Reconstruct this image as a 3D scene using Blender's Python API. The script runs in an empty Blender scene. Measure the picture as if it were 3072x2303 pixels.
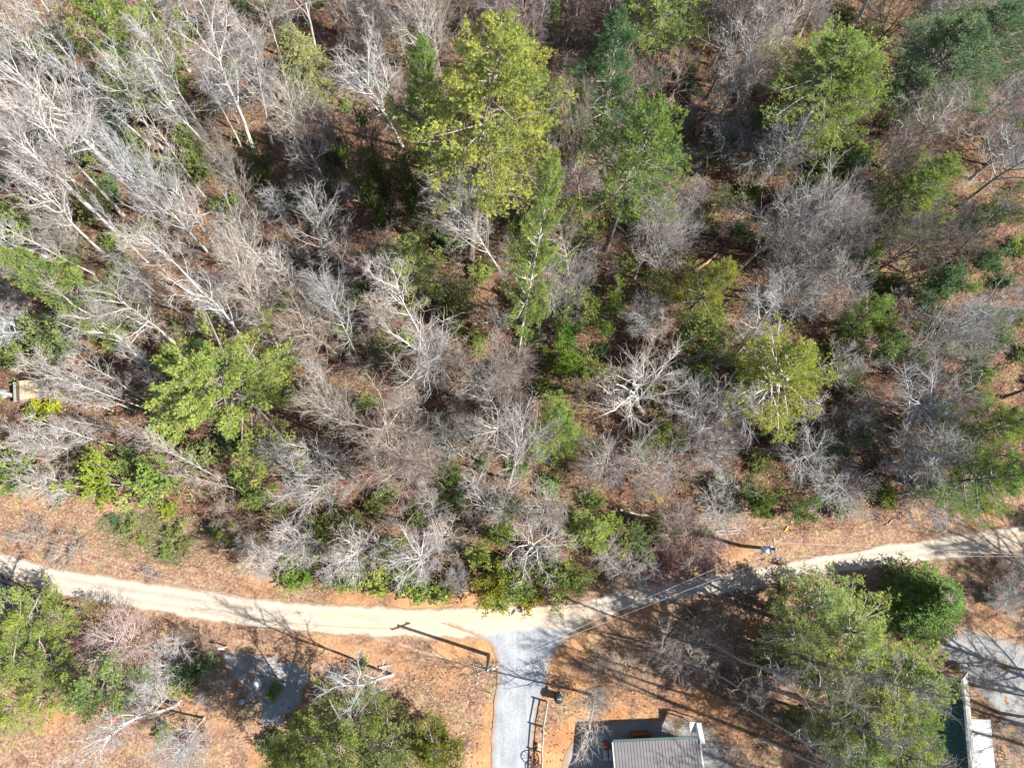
import bpy, math
import numpy as np
from math import sin, cos, pi, radians, hypot, atan2, degrees, sqrt
from mathutils import Matrix, Vector, Quaternion

# ---------------------------------------------------------------- camera, sky, sun, exposure
sc = bpy.context.scene
CH = 57.0                       # drone height above the ground, metres
FPX = 2046.0                    # focal length in pixels of the 3072 wide photograph
TX, TY = 14.0, -1.0             # tilt off the vertical
_a, _b = radians(TX), radians(TY)
CM = (np.array([[cos(_b), 0, sin(_b)], [0, 1, 0], [-sin(_b), 0, cos(_b)]]) @
      np.array([[1, 0, 0], [0, cos(_a), -sin(_a)], [0, sin(_a), cos(_a)]]))
cam_d = bpy.data.cameras.new('camera')
cam = bpy.data.objects.new('camera', cam_d)
sc.collection.objects.link(cam)
cam_d.sensor_width = 36.0
cam_d.lens = FPX / 3072.0 * 36.0
cam_d.clip_end = 5000
cam.matrix_world = Matrix.Translation((0, 0, CH)) @ Matrix(CM.tolist()).to_4x4()
sc.camera = cam

SUN_EL, SUN_AZ = 44.0, -17.0    # azimuth measured from +X towards +Y
world = bpy.data.worlds.new('World')
sc.world = world
world.use_nodes = True
wn = world.node_tree
bgn = wn.nodes['Background']
sky = wn.nodes.new('ShaderNodeTexSky')
sky.sky_type = 'NISHITA'
sky.sun_disc = False
sky.sun_elevation = radians(SUN_EL)
sky.sun_rotation = radians(90 - SUN_AZ)
sky.altitude = 600
wn.links.new(sky.outputs[0], bgn.inputs[0])
bgn.inputs[1].default_value = 0.07
sl = bpy.data.lights.new('sun', 'SUN')
sl.energy = 4.9
sl.angle = radians(0.53)
sl.color = (1.0, 0.975, 0.93)
sun = bpy.data.objects.new('sun', sl)
sc.collection.objects.link(sun)
_sd = Vector((cos(radians(SUN_AZ)) * cos(radians(SUN_EL)), sin(radians(SUN_AZ)) * cos(radians(SUN_EL)), sin(radians(SUN_EL))))
sun.rotation_mode = 'QUATERNION'
sun.rotation_quaternion = _sd.to_track_quat('Z', 'Y')
sun.location = (40, -20, 60)
sc.view_settings.view_transform = 'Standard'
sc.view_settings.look = 'None'
sc.view_settings.exposure = 1.5
sc.view_settings.gamma = 1
sc.view_settings.use_curve_mapping = False
sc.cycles.max_bounces = 5
sc.cycles.diffuse_bounces = 3
sc.cycles.transparent_max_bounces = 6

# ---------------------------------------------------------------- photo -> ground helpers (V = 2212 wide preview of the photo)
K = 3072 / 2212.0
def gp(u, v, h=0.0):
    d = CM @ np.array([u - 1536.0, -(v - 1151.5), -FPX])
    t = (h - CH) / d[2]
    return np.array([d[0] * t, d[1] * t, h])
def gv(u, v, h=0.0): return gp(u * K, v * K, h)
def pjv(p):
    q = CM.T @ (np.array(p, float) - np.array([0, 0, CH]))
    return ((1536 + FPX * q[0] / -q[2]) / K, (1151.5 - FPX * q[1] / -q[2]) / K)
def mpv(p):     # metres per V pixel at a point
    q = CM.T @ (np.array(p, float) - np.array([0, 0, CH]))
    return -q[2] / (FPX / K)

col = sc.collection
RNG = np.random.default_rng(7)

# ---------------------------------------------------------------- noise
def _hash(ix, iy, s):
    h = (ix * 374761393 + iy * 668265263 + s * 1442695041) & 0xffffffff
    h = ((h ^ (h >> 13)) * 1274126177) & 0xffffffff
    return ((h ^ (h >> 16)) & 0xffff) / 65535.0
def vnoise(x, y, s=0):
    x = np.asarray(x, float); y = np.asarray(y, float)
    ix = np.floor(x).astype(np.int64); iy = np.floor(y).astype(np.int64)
    fx = x - ix; fy = y - iy
    fx = fx * fx * (3 - 2 * fx); fy = fy * fy * (3 - 2 * fy)
    a = _hash(ix, iy, s); b = _hash(ix + 1, iy, s); c = _hash(ix, iy + 1, s); d = _hash(ix + 1, iy + 1, s)
    return (a * (1 - fx) + b * fx) * (1 - fy) + (c * (1 - fx) + d * fx) * fy
def fbm(x, y, s=0, o=4):
    r = 0; a = .5; t = 0
    for i in range(o):
        r = r + a * vnoise(x * 2 ** i, y * 2 ** i, s + i * 17); t += a; a *= .5
    return r / t
def sstep(a, b, x):
    t = np.clip((x - a) / (b - a), 0, 1); return t * t * (3 - 2 * t)

# ---------------------------------------------------------------- materials
def mat(name):
    m = bpy.data.materials.new(name); m.use_nodes = True
    nt = m.node_tree
    for n in list(nt.nodes): nt.nodes.remove(n)
    out = nt.nodes.new('ShaderNodeOutputMaterial')
    return m, nt, out
def N(nt, t, **kw):
    n = nt.nodes.new(t)
    for k, v in kw.items():
        if k.startswith('_'): setattr(n, k[1:], v)
        else: n.inputs[k.replace('__', ' ')].default_value = v
    return n
def ramp(nt, fac, stops, interp='LINEAR'):
    r = nt.nodes.new('ShaderNodeValToRGB'); r.color_ramp.interpolation = interp
    el = r.color_ramp.elements
    while len(el) < len(stops): el.new(.5)
    for e, (p, c) in zip(el, stops):
        e.position = p; e.color = (*c, 1) if len(c) == 3 else c
    nt.links.new(fac, r.inputs[0]); return r.outputs[0]
def mix(nt, a, b, fac, mode='MIX'):
    m = nt.nodes.new('ShaderNodeMix'); m.data_type = 'RGBA'; m.blend_type = mode; m.clamp_factor = True
    for sck, v in ((m.inputs[0], fac), (m.inputs[6], a), (m.inputs[7], b)):
        if isinstance(v, (int, float)): sck.default_value = v
        elif isinstance(v, tuple): sck.default_value = (*v, 1) if len(v) == 3 else v
        else: nt.links.new(v, sck)
    return m.outputs[2]
def mth(nt, op, a, b=0.0):
    m = nt.nodes.new('ShaderNodeMath'); m.operation = op
    for i, v in enumerate((a, b)):
        if isinstance(v, (int, float)): m.inputs[i].default_value = v
        else: nt.links.new(v, m.inputs[i])
    return m.outputs[0]
def noise(nt, vec, scale, detail=4, rough=.6, dist=0):
    n = nt.nodes.new('ShaderNodeTexNoise'); n.inputs['Scale'].default_value = scale
    n.inputs['Detail'].default_value = detail; n.inputs['Roughness'].default_value = rough
    n.inputs['Distortion'].default_value = dist
    nt.links.new(vec, n.inputs['Vector']); return n.outputs[0]
def attr(nt, name):
    a = nt.nodes.new('ShaderNodeAttribute'); a.attribute_name = name; return a.outputs['Fac']
def coords(nt, which='Object'):
    return nt.nodes.new('ShaderNodeTexCoord').outputs[which]
def bsdf(nt, out, colr, rough=.85, bumpsrc=None, bump=.3, bdist=.05, spec=.3, metal=0.0):
    p = nt.nodes.new('ShaderNodeBsdfPrincipled')
    p.inputs['Roughness'].default_value = rough; p.inputs['Specular IOR Level'].default_value = spec
    p.inputs['Metallic'].default_value = metal
    if isinstance(colr, tuple): p.inputs['Base Color'].default_value = (*colr, 1)
    else: nt.links.new(colr, p.inputs['Base Color'])
    if bumpsrc is not None:
        b = nt.nodes.new('ShaderNodeBump'); b.inputs['Strength'].default_value = bump; b.inputs['Distance'].default_value = bdist
        nt.links.new(bumpsrc, b.inputs['Height']); nt.links.new(b.outputs[0], p.inputs['Normal'])
    nt.links.new(p.outputs[0], out.inputs[0]); return p

def simple(name, c, rough=.7, var=.25, scale=6, spec=.3, metal=0.0, bump=.2):
    m, nt, out = mat(name)
    n = noise(nt, coords(nt), scale, 5, .65)
    lo = tuple(x * (1 - var) for x in c); hi = tuple(min(1, x * (1 + var)) for x in c)
    bsdf(nt, out, ramp(nt, n, [(.3, lo), (.7, hi)]), rough, n, bump, .02, spec, metal)
    return m

def m_bark():
    m, nt, out = mat('bark')
    oi = nt.nodes.new('ShaderNodeObjectInfo'); tc = coords(nt)
    mp = nt.nodes.new('ShaderNodeMapping'); mp.inputs['Scale'].default_value = (6, 6, 1.2)
    nt.links.new(tc, mp.inputs[0])
    n = noise(nt, mp.outputs[0], 1.6, 5, .7)
    n2 = noise(nt, tc, .5, 2)
    c = mix(nt, oi.outputs['Color'], ramp(nt, n, [(.3, (.45, .43, .42)), (.62, (1.25, 1.22, 1.18))]), 1.0, 'MULTIPLY')
    c = mix(nt, c, (.20, .21, .09), mth(nt, 'MULTIPLY', ramp(nt, n2, [(.55, (0, 0, 0)), (.75, (1, 1, 1))]), .3))
    bsdf(nt, out, c, .9, n, .5, .04, .15)
    return m
def m_twig():
    m, nt, out = mat('twig_bark')
    oi = nt.nodes.new('ShaderNodeObjectInfo'); tc = coords(nt)
    n = noise(nt, tc, .9, 3, .6)
    a = attr(nt, 'tone')
    c = mix(nt, oi.outputs['Color'], (.72, .67, .66), mth(nt, 'MULTIPLY', a, .85), 'MULTIPLY')
    c = mix(nt, c, ramp(nt, n, [(.3, (.72, .72, .72)), (.7, (1.2, 1.17, 1.14))]), 1.0, 'MULTIPLY')
    bsdf(nt, out, c, .85, spec=.2)
    return m
def m_leaf(name, trans=.3):
    m, nt, out = mat(name)
    oi = nt.nodes.new('ShaderNodeObjectInfo'); tc = coords(nt)
    a = attr(nt, 'tone'); n = noise(nt, tc, .55, 3, .6)
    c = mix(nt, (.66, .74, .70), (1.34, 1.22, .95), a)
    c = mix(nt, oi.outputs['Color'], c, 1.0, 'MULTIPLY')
    c = mix(nt, c, ramp(nt, n, [(.3, (.62, .72, .70)), (.7, (1.3, 1.2, .95))]), 1.0, 'MULTIPLY')
    p = nt.nodes.new('ShaderNodeBsdfPrincipled'); p.inputs['Roughness'].default_value = .55
    p.inputs['Specular IOR Level'].default_value = .25
    nt.links.new(c, p.inputs['Base Color'])
    t = nt.nodes.new('ShaderNodeBsdfTranslucent'); nt.links.new(c, t.inputs[0])
    ms = nt.nodes.new('ShaderNodeMixShader'); ms.inputs[0].default_value = trans
    nt.links.new(p.outputs[0], ms.inputs[1]); nt.links.new(t.outputs[0], ms.inputs[2])
    nt.links.new(ms.outputs[0], out.inputs[0]); return m
def m_ground():
    m, nt, out = mat('leaf_litter'); tc = coords(nt)
    big = noise(nt, tc, .09, 4, .55); mid = noise(nt, tc, .55, 5, .65, .5); fin = noise(nt, tc, 4.5, 6, .75)
    vo = nt.nodes.new('ShaderNodeTexVoronoi'); vo.inputs['Scale'].default_value = 7; nt.links.new(tc, vo.inputs['Vector'])
    fs = ramp(nt, fin, [(.28, (.035, .022, .016)), (.44, (.11, .064, .044)), (.57, (.20, .125, .09)), (.74, (.37, .27, .21))])
    fs = mix(nt, fs, ramp(nt, mid, [(.3, (.62, .58, .58)), (.7, (1.2, 1.16, 1.12))]), 1.0, 'MULTIPLY')
    fs = mix(nt, fs, ramp(nt, big, [(.35, (.85, .82, .8)), (.65, (1.12, 1.06, 1.0))]), 1.0, 'MULTIPLY')
    cellc = ramp(nt, vo.outputs['Color'], [(.1, (.65, .6, .58)), (.9, (1.35, 1.3, 1.25))])
    fs = mix(nt, fs, cellc, .8, 'MULTIPLY')
    dry = ramp(nt, fin, [(.3, (.11, .065, .042)), (.5, (.275, .175, .115)), (.7, (.44, .315, .225))])
    dry = mix(nt, dry, cellc, .5, 'MULTIPLY')
    dry = mix(nt, dry, ramp(nt, noise(nt, tc, 1.1, 6, .75, 1.0), [(.36, (.50, .45, .48)), (.55, (1.08, 1.06, 1.04))]), .9, 'MULTIPLY')
    c = mix(nt, fs, dry, mth(nt, 'MULTIPLY', attr(nt, 'dry'), mth(nt, 'ADD', mid, .45)))
    clay = ramp(nt, mid, [(.3, (.31, .145, .06)), (.7, (.50, .275, .13))])
    cf = mth(nt, 'MULTIPLY', attr(nt, 'clay'), mth(nt, 'ADD', fin, .4))
    c = mix(nt, c, clay, cf)
    moss = ramp(nt, mid, [(.5, (0, 0, 0)), (.68, (1, 1, 1))])
    c = mix(nt, c, (.16, .17, .06), mth(nt, 'MULTIPLY', moss, mth(nt, 'MULTIPLY', mth(nt, 'SUBTRACT', 1.1, attr(nt, 'clay')), .35)))
    h = mth(nt, 'ADD', mid, mth(nt, 'MULTIPLY', fin, .8))
    bsdf(nt, out, c, .95, h, .9, .10, .1)
    return m
def m_road():
    m, nt, out = mat('packed_gravel'); tc = coords(nt)
    fin = noise(nt, tc, 7, 6, .8); mid = noise(nt, tc, .5, 4, .6)
    u = attr(nt, 'across'); e = attr(nt, 'edge'); cl = attr(nt, 'clay')
    c = ramp(nt, fin, [(.28, (.29, .25, .205)), (.5, (.405, .355, .295)), (.72, (.52, .465, .40))])
    w = nt.nodes.new('ShaderNodeMath'); w.operation = 'SINE'
    nt.links.new(mth(nt, 'MULTIPLY', mth(nt, 'ADD', u, mth(nt, 'MULTIPLY', mid, .08)), 19.0), w.inputs[0])
    c = mix(nt, c, (.80, .77, .72), mth(nt, 'MULTIPLY', mth(nt, 'ADD', w.outputs[0], 1.0), .5), 'MULTIPLY')
    c = mix(nt, c, ramp(nt, mid, [(.3, (.9, .88, .86)), (.7, (1.06, 1.05, 1.03))]), 1.0, 'MULTIPLY')
    clay = ramp(nt, fin, [(.3, (.40, .27, .17)), (.7, (.55, .41, .29))])
    c = mix(nt, c, (.36, .30, .24), mth(nt, 'MULTIPLY', ramp(nt, noise(nt, tc, .35, 6, .7, 1.5), [(.42, (0, 0, 0)), (.7, (1, 1, 1))]), .55))
    c = mix(nt, c, clay, mth(nt, 'MULTIPLY', cl, mth(nt, 'ADD', mid, .3)))
    ed = ramp(nt, fin, [(.3, (.14, .09, .06)), (.7, (.33, .23, .16))])
    c = mix(nt, c, ed, ramp(nt, mth(nt, 'ADD', e, mth(nt, 'MULTIPLY', mth(nt, 'SUBTRACT', noise(nt, tc, 2.2, 5, .75), .5), 1.1)), [(.45, (0, 0, 0)), (.85, (1, 1, 1))]))
    bsdf(nt, out, c, .95, fin, .5, .03, .1)
    return m
def m_gravel(name, base, edgec=(.25, .165, .11), track=0.5):
    m, nt, out = mat(name); tc = coords(nt)
    fin = noise(nt, tc, 8, 7, .85); mid = noise(nt, tc, .6, 4, .6)
    mp = nt.nodes.new('ShaderNodeMapping'); mp.inputs['Scale'].default_value = (2.2, .22, 1); nt.links.new(tc, mp.inputs[0])
    st = noise(nt, mp.outputs[0], 1.0, 3, .6)
    c = ramp(nt, fin, [(.28, tuple(x * .62 for x in base)), (.5, base), (.72, tuple(min(.9, x * 1.4) for x in base))])
    c = mix(nt, c, ramp(nt, mid, [(.3, (.82, .82, .82)), (.7, (1.15, 1.15, 1.14))]), 1.0, 'MULTIPLY')
    c = mix(nt, c, ramp(nt, st, [(.35, (.86, .87, .88)), (.68, (1.35, 1.3, 1.22))]), track, 'MULTIPLY')
    e = attr(nt, 'edge')
    c = mix(nt, c, (.37, .315, .25), ramp(nt, mth(nt, 'ADD', attr(nt, 'clay'), mth(nt, 'MULTIPLY', mth(nt, 'SUBTRACT', noise(nt, tc, 1.6, 6, .75), .5), 1.2)), [(.35, (0, 0, 0)), (.95, (1, 1, 1))]))
    c = mix(nt, c, edgec, ramp(nt, mth(nt, 'ADD', e, mth(nt, 'MULTIPLY', mth(nt, 'SUBTRACT', noise(nt, tc, 2.0, 5, .75), .5), 1.3)), [(.5, (0, 0, 0)), (.95, (1, 1, 1))]))
    bsdf(nt, out, c, .95, fin, .5, .03, .1)
    return m
BARK, TWIG, NEEDLE, LEAF = m_bark(), m_twig(), m_leaf('needles', .38), m_leaf('broad_leaves', .38)
GROUND, ROAD = m_ground(), m_road()
DRIVE = m_gravel('blue_grey_gravel', (.245, .255, .27)); LOT = m_gravel('grey_gravel_lot', (.24, .235, .225), track=.15)

def metal_mat(name, c, rough=.45, metal=.0, dirt=.2):
    m, nt, out = mat(name); tc = coords(nt)
    n = noise(nt, tc, 1.3, 5, .7); n2 = noise(nt, tc, 14, 4, .7)
    cc = ramp(nt, n, [(.3, tuple(x * (1 - dirt) for x in c)), (.7, tuple(min(1, x * (1 + dirt * .5)) for x in c))])
    cc = mix(nt, cc, ramp(nt, n2, [(.3, (.88, .86, .84)), (.7, (1.06, 1.06, 1.06))]), 1.0, 'MULTIPLY')
    bsdf(nt, out, cc, rough, n2, .05, .01, .5, metal); return m
M_TAUPE = metal_mat('taupe_painted_metal', (.14, .128, .125)); M_GREEN = metal_mat('dark_green_metal', (.02, .065, .055))
M_WHITEMET = metal_mat('weathered_white_metal', (.27, .265, .27), .5, .0, .3); M_BLUEMET = metal_mat('blue_grey_metal', (.22, .27, .33), .5, .0, .3)
M_WHITE = simple('white_paint', (.48, .48, .47), .5, .08); M_WOODG = simple('weathered_wood', (.36, .31, .26), .85, .3, 9)
M_WOODB = simple('brown_stained_wood', (.10, .05, .035), .8, .3, 9); M_POLE = simple('creosote_pole_wood', (.16, .13, .10), .9, .3, 7)
M_TAN = simple('tan_boards', (.36, .27, .19), .85, .35, 5); M_GREYST = simple('grey_stone', (.30, .31, .33), .9, .4, 3, bump=.6)
M_TANST = simple('tan_stone', (.50, .36, .22), .9, .35, 5, bump=.5); M_DKPL = simple('black_plastic', (.02, .022, .025), .45, .2, 5)
M_SILV = simple('silver_tarp', (.42, .43, .46), .4, .75, 6, .5, .2, .9); M_CREAM = simple('cream_trim', (.72, .58, .40), .7, .1)
M_GLASS = simple('dark_window_glass', (.03, .05, .07), .08, .1, 2, .6, bump=.02); M_CAR = simple('charcoal_car_paint', (.045, .055, .075), .25, .1, 2, .6, bump=.01)
M_RUST = simple('rusty_red_metal', (.30, .09, .05), .8, .3, 8); M_WIRE = simple('aluminium_wire', (.40, .40, .40), .5, .1); M_INS = simple('grey_porcelain', (.55, .58, .62), .3, .1)
M_YEL = simple('yellow_plastic', (.80, .52, .03), .5, .1); M_SIDING = simple('tan_siding', (.42, .33, .24), .8, .15, 4); M_SHING = simple('grey_shingle', (.25, .25, .22), .9, .35, 8)
M_ORANGE = simple('orange_board', (.55, .22, .04), .7, .2, 5); M_RUBBER = simple('black_rubber', (.02, .02, .02), .9, .2, 8); M_REDV = simple('red_painted_metal', (.45, .03, .03), .5, .2)

# ---------------------------------------------------------------- mesh from arrays
def npmesh(name, V, F, mats, tone=None, midx=None, smooth=True, extra=None):
    """V (n,3); F list of (k,3|4) arrays"""
    me = bpy.data.meshes.new(name)
    F = [f for f in (F if isinstance(F, list) else [F]) if len(f)]
    nl = sum(f.size for f in F); nf = sum(len(f) for f in F)
    me.vertices.add(len(V)); me.vertices.foreach_set('co', np.ascontiguousarray(V, dtype=np.float32).ravel())
    me.loops.add(nl); me.loops.foreach_set('vertex_index', np.concatenate([f.ravel() for f in F]).astype(np.int32))
    me.polygons.add(nf)
    cnt = np.concatenate([np.full(len(f), f.shape[1]) for f in F])
    st = np.concatenate([[0], np.cumsum(cnt)[:-1]]).astype(np.int32)
    me.polygons.foreach_set('loop_start', st)
    me.polygons.foreach_set('use_smooth', np.full(nf, smooth))
    if midx is not None: me.polygons.foreach_set('material_index', np.asarray(midx, dtype=np.int32))
    for m in (mats if isinstance(mats, list) else [mats]): me.materials.append(m)
    me.update(calc_edges=True)
    ex = dict(extra or {})
    if tone is not None: ex['tone'] = tone
    for k, v in ex.items():
        a = me.attributes.new(k, 'FLOAT', 'POINT'); a.data.foreach_set('value', np.ascontiguousarray(v, dtype=np.float32))
    return me
def nrm(a): return a / np.maximum(np.linalg.norm(a, axis=-1, keepdims=True), 1e-9)

def tubes(P, Rr, S, rng):
    """P (B,N,3) Rr (B,N) -> verts, quads"""
    B, n, _ = P.shape
    T = nrm(np.gradient(P, axis=1))
    ref = nrm(rng.normal(size=(B, 1, 3)))
    mt = T.mean(axis=1, keepdims=True)
    ref = nrm(ref - (ref * mt).sum(-1, keepdims=True) * mt / np.maximum((mt * mt).sum(-1, keepdims=True), 1e-9))
    U = nrm(np.cross(T, ref)); W = np.cross(T, U)
    a = np.arange(S) * 2 * pi / S
    V = P[:, :, None, :] + Rr[:, :, None, None] * (U[:, :, None, :] * np.cos(a)[None, None, :, None] + W[:, :, None, :] * np.sin(a)[None, None, :, None])
    V = V.reshape(-1, 3)
    b = np.arange(B)[:, None, None] * n * S; i = np.arange(n - 1)[None, :, None] * S; s = np.arange(S)[None, None, :]; s2 = (s + 1) % S
    F = np.stack([b + i + s, b + i + s2, b + i + S + s2, b + i + S + s], -1).reshape(-1, 4)
    return V, F
def grow(rng, st, d, L, n, wander, up):
    B = len(st); P = np.zeros((B, n, 3)); P[:, 0] = st; d = nrm(d); step = (L / (n - 1))[:, None]
    for k in range(1, n):
        d = nrm(d + wander * rng.normal(size=(B, 3)) + np.array([0, 0, up]))
        P[:, k] = P[:, k - 1] + d * step
    return P
def at(P, idx, t):
    n = P.shape[1]; x = np.clip(t, 0, .999) * (n - 1); k = x.astype(int); f = (x - k)[:, None]
    p = P[idx, k] * (1 - f) + P[idx, k + 1] * f
    return p, nrm(P[idx, k + 1] - P[idx, k])
def perp(rng, T):
    r = rng.normal(size=T.shape); r -= (r * T).sum(-1, keepdims=True) * T; return nrm(r)

def merge(parts):
    Vs, Fs, o, tn = [], {}, 0, []
    for V, F, t in parts:
        Vs.append(V); Fs.setdefault(F.shape[1], []).append(F + o); o += len(V)
        tn.append(np.full(len(V), t) if np.isscalar(t) else t)
    return np.concatenate(Vs), [np.concatenate(f) for f in Fs.values()], np.concatenate(tn)

def bare_tree(seed, h=15., R=3.6, clear=.45, rt=.17, nl=14, ang=(28, 55), n2=6, n3=6, n4=3, up=.10, wander=.10, stems=1, gnarl=.0, twl=1.0):
    rng = np.random.default_rng(seed)
    if stems == 1:
        tp = grow(rng, np.zeros((1, 3)), np.array([[0, 0, 1.]]), np.array([h * (.93 if clear < .8 else 1)]), 16, .028 + gnarl * .05, .03)
    else:
        a = np.arange(stems) * 2 * pi / stems + rng.random(stems)
        d = np.stack([np.cos(a) * .33, np.sin(a) * .33, np.ones(stems)], 1)
        tp = grow(rng, np.zeros((stems, 3)) + d * [[.15, .15, 0]], d, rng.uniform(.75, .95, stems) * h, 14, .05, .03)
    n = tp.shape[1]; tt = np.linspace(0, 1, n)[None, :]
    tr = rt * (1 - tt) ** .75 + rt * .07 + rt * .5 * np.exp(-tt * 22); tr = np.repeat(tr, len(tp), 0) / (stems ** .4)
    tv, tf = tubes(tp, tr, 8, rng)
    trunk = (tv, tf)
    parts = []
    # primary limbs
    idx = rng.integers(0, len(tp), nl); t = clear + (.97 - clear) * (np.arange(nl) + rng.random(nl)) / nl
    p, T = at(tp, idx, t)
    hor = perp(rng, T); az = np.arange(nl) * 2.4 + rng.random(nl) * .9
    hor = np.stack([np.cos(az), np.sin(az), np.zeros(nl)], 1)
    a = np.radians(rng.uniform(ang[0], ang[1], nl)) * (1.15 - .45 * (t - clear) / (1 - clear))
    d = T * np.cos(a)[:, None] + hor * np.sin(a)[:, None]
    L1 = R / np.maximum(np.sin(a), .5) * rng.uniform(.65, 1.1, nl) * (1.1 - .55 * ((t - clear) / (1 - clear)) ** 2)
    P1 = grow(rng, p, d, L1, 9, wander, up); r1 = rt * .44 * (L1 / L1.max()) ** .8
    s1 = np.linspace(0, 1, 9)[None]; R1 = r1[:, None] * (1 - .88 * s1)
    parts.append((*tubes(P1, R1, 6, rng), 0.0))
    P_all, r_all = P1, R1
    # secondary
    B = nl * n2; idx = np.repeat(np.arange(nl), n2); t = rng.uniform(.18, .98, B)
    p, T = at(P1, idx, t); a = np.radians(rng.uniform(25, 58, B))[:, None]
    d = T * np.cos(a) + perp(rng, T) * np.sin(a)
    L2 = L1[idx] * rng.uniform(.28, .55, B) * (1.15 - .6 * t)
    P2 = grow(rng, p, d, L2, 6, wander * 1.2, up * 1.2); R2 = (np.maximum(.021, r1[idx] * .38))[:, None] * (1 - .8 * np.linspace(0, 1, 6)[None])
    parts.append((*tubes(P2, R2, 4, rng), .25))
    # tertiary from both levels
    B = nl * n2 * n3; idx = np.repeat(np.arange(nl * n2), n3); t = rng.uniform(.12, 1, B)
    p, T = at(P2, idx, t); a = np.radians(rng.uniform(22, 55, B))[:, None]
    d = T * np.cos(a) + perp(rng, T) * np.sin(a)
    L3 = (.35 + L2[idx] * rng.uniform(.25, .5, B)) * twl
    P3 = grow(rng, p, d, L3, 4, wander * 1.3, up); R3 = np.full((B, 1), .0135) * (1 - .6 * np.linspace(0, 1, 4)[None])
    parts.append((*tubes(P3, R3, 3, rng), .6))
    # fine twigs
    if n4:
        B4 = B * n4; idx = np.repeat(np.arange(B), n4); t = rng.uniform(.1, 1, B4)
        p, T = at(P3, idx, t); a = np.radians(rng.uniform(20, 50, B4))[:, None]
        d = T * np.cos(a) + perp(rng, T) * np.sin(a)
        L4 = rng.uniform(.18, .5, B4) * twl
        P4 = grow(rng, p, d, L4, 3, wander, up); R4 = np.full((B4, 1), .0065) * (1 - .5 * np.linspace(0, 1, 3)[None])
        parts.append((*tubes(P4, R4, 3, rng), 1.0))
    V, F, tn = merge(parts)
    return dict(h=h, R=R, trunk=npmesh('trunk', trunk[0], trunk[1], BARK), crown=npmesh('crown', V, F, TWIG, tn))

def blades(rng, p, d, L, w, k, spread, flat=0.0):
    """k thin triangles per point fanning round direction d"""
    B = len(p); idx = np.repeat(np.arange(B), k); T = d[idx]
    q = perp(rng, T); a = (spread * rng.uniform(.25, 1, B * k))[:, None]
    dd = nrm(T * np.cos(a) + q * np.sin(a))
    if flat: dd[:, 2] *= (1 - flat); dd = nrm(dd)
    sd = perp(rng, dd); LL = (L * rng.uniform(.7, 1.25, B * k))[:, None]; ww = (w * rng.uniform(.7, 1.3, B * k))[:, None]
    b0 = p[idx]; mid = b0 + dd * LL * .45
    V = np.stack([b0 - sd * ww, b0 + sd * ww, b0 + dd * LL], 1).reshape(-1, 3)
    F = np.arange(B * k * 3).reshape(-1, 3)
    return V, F, idx

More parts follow.
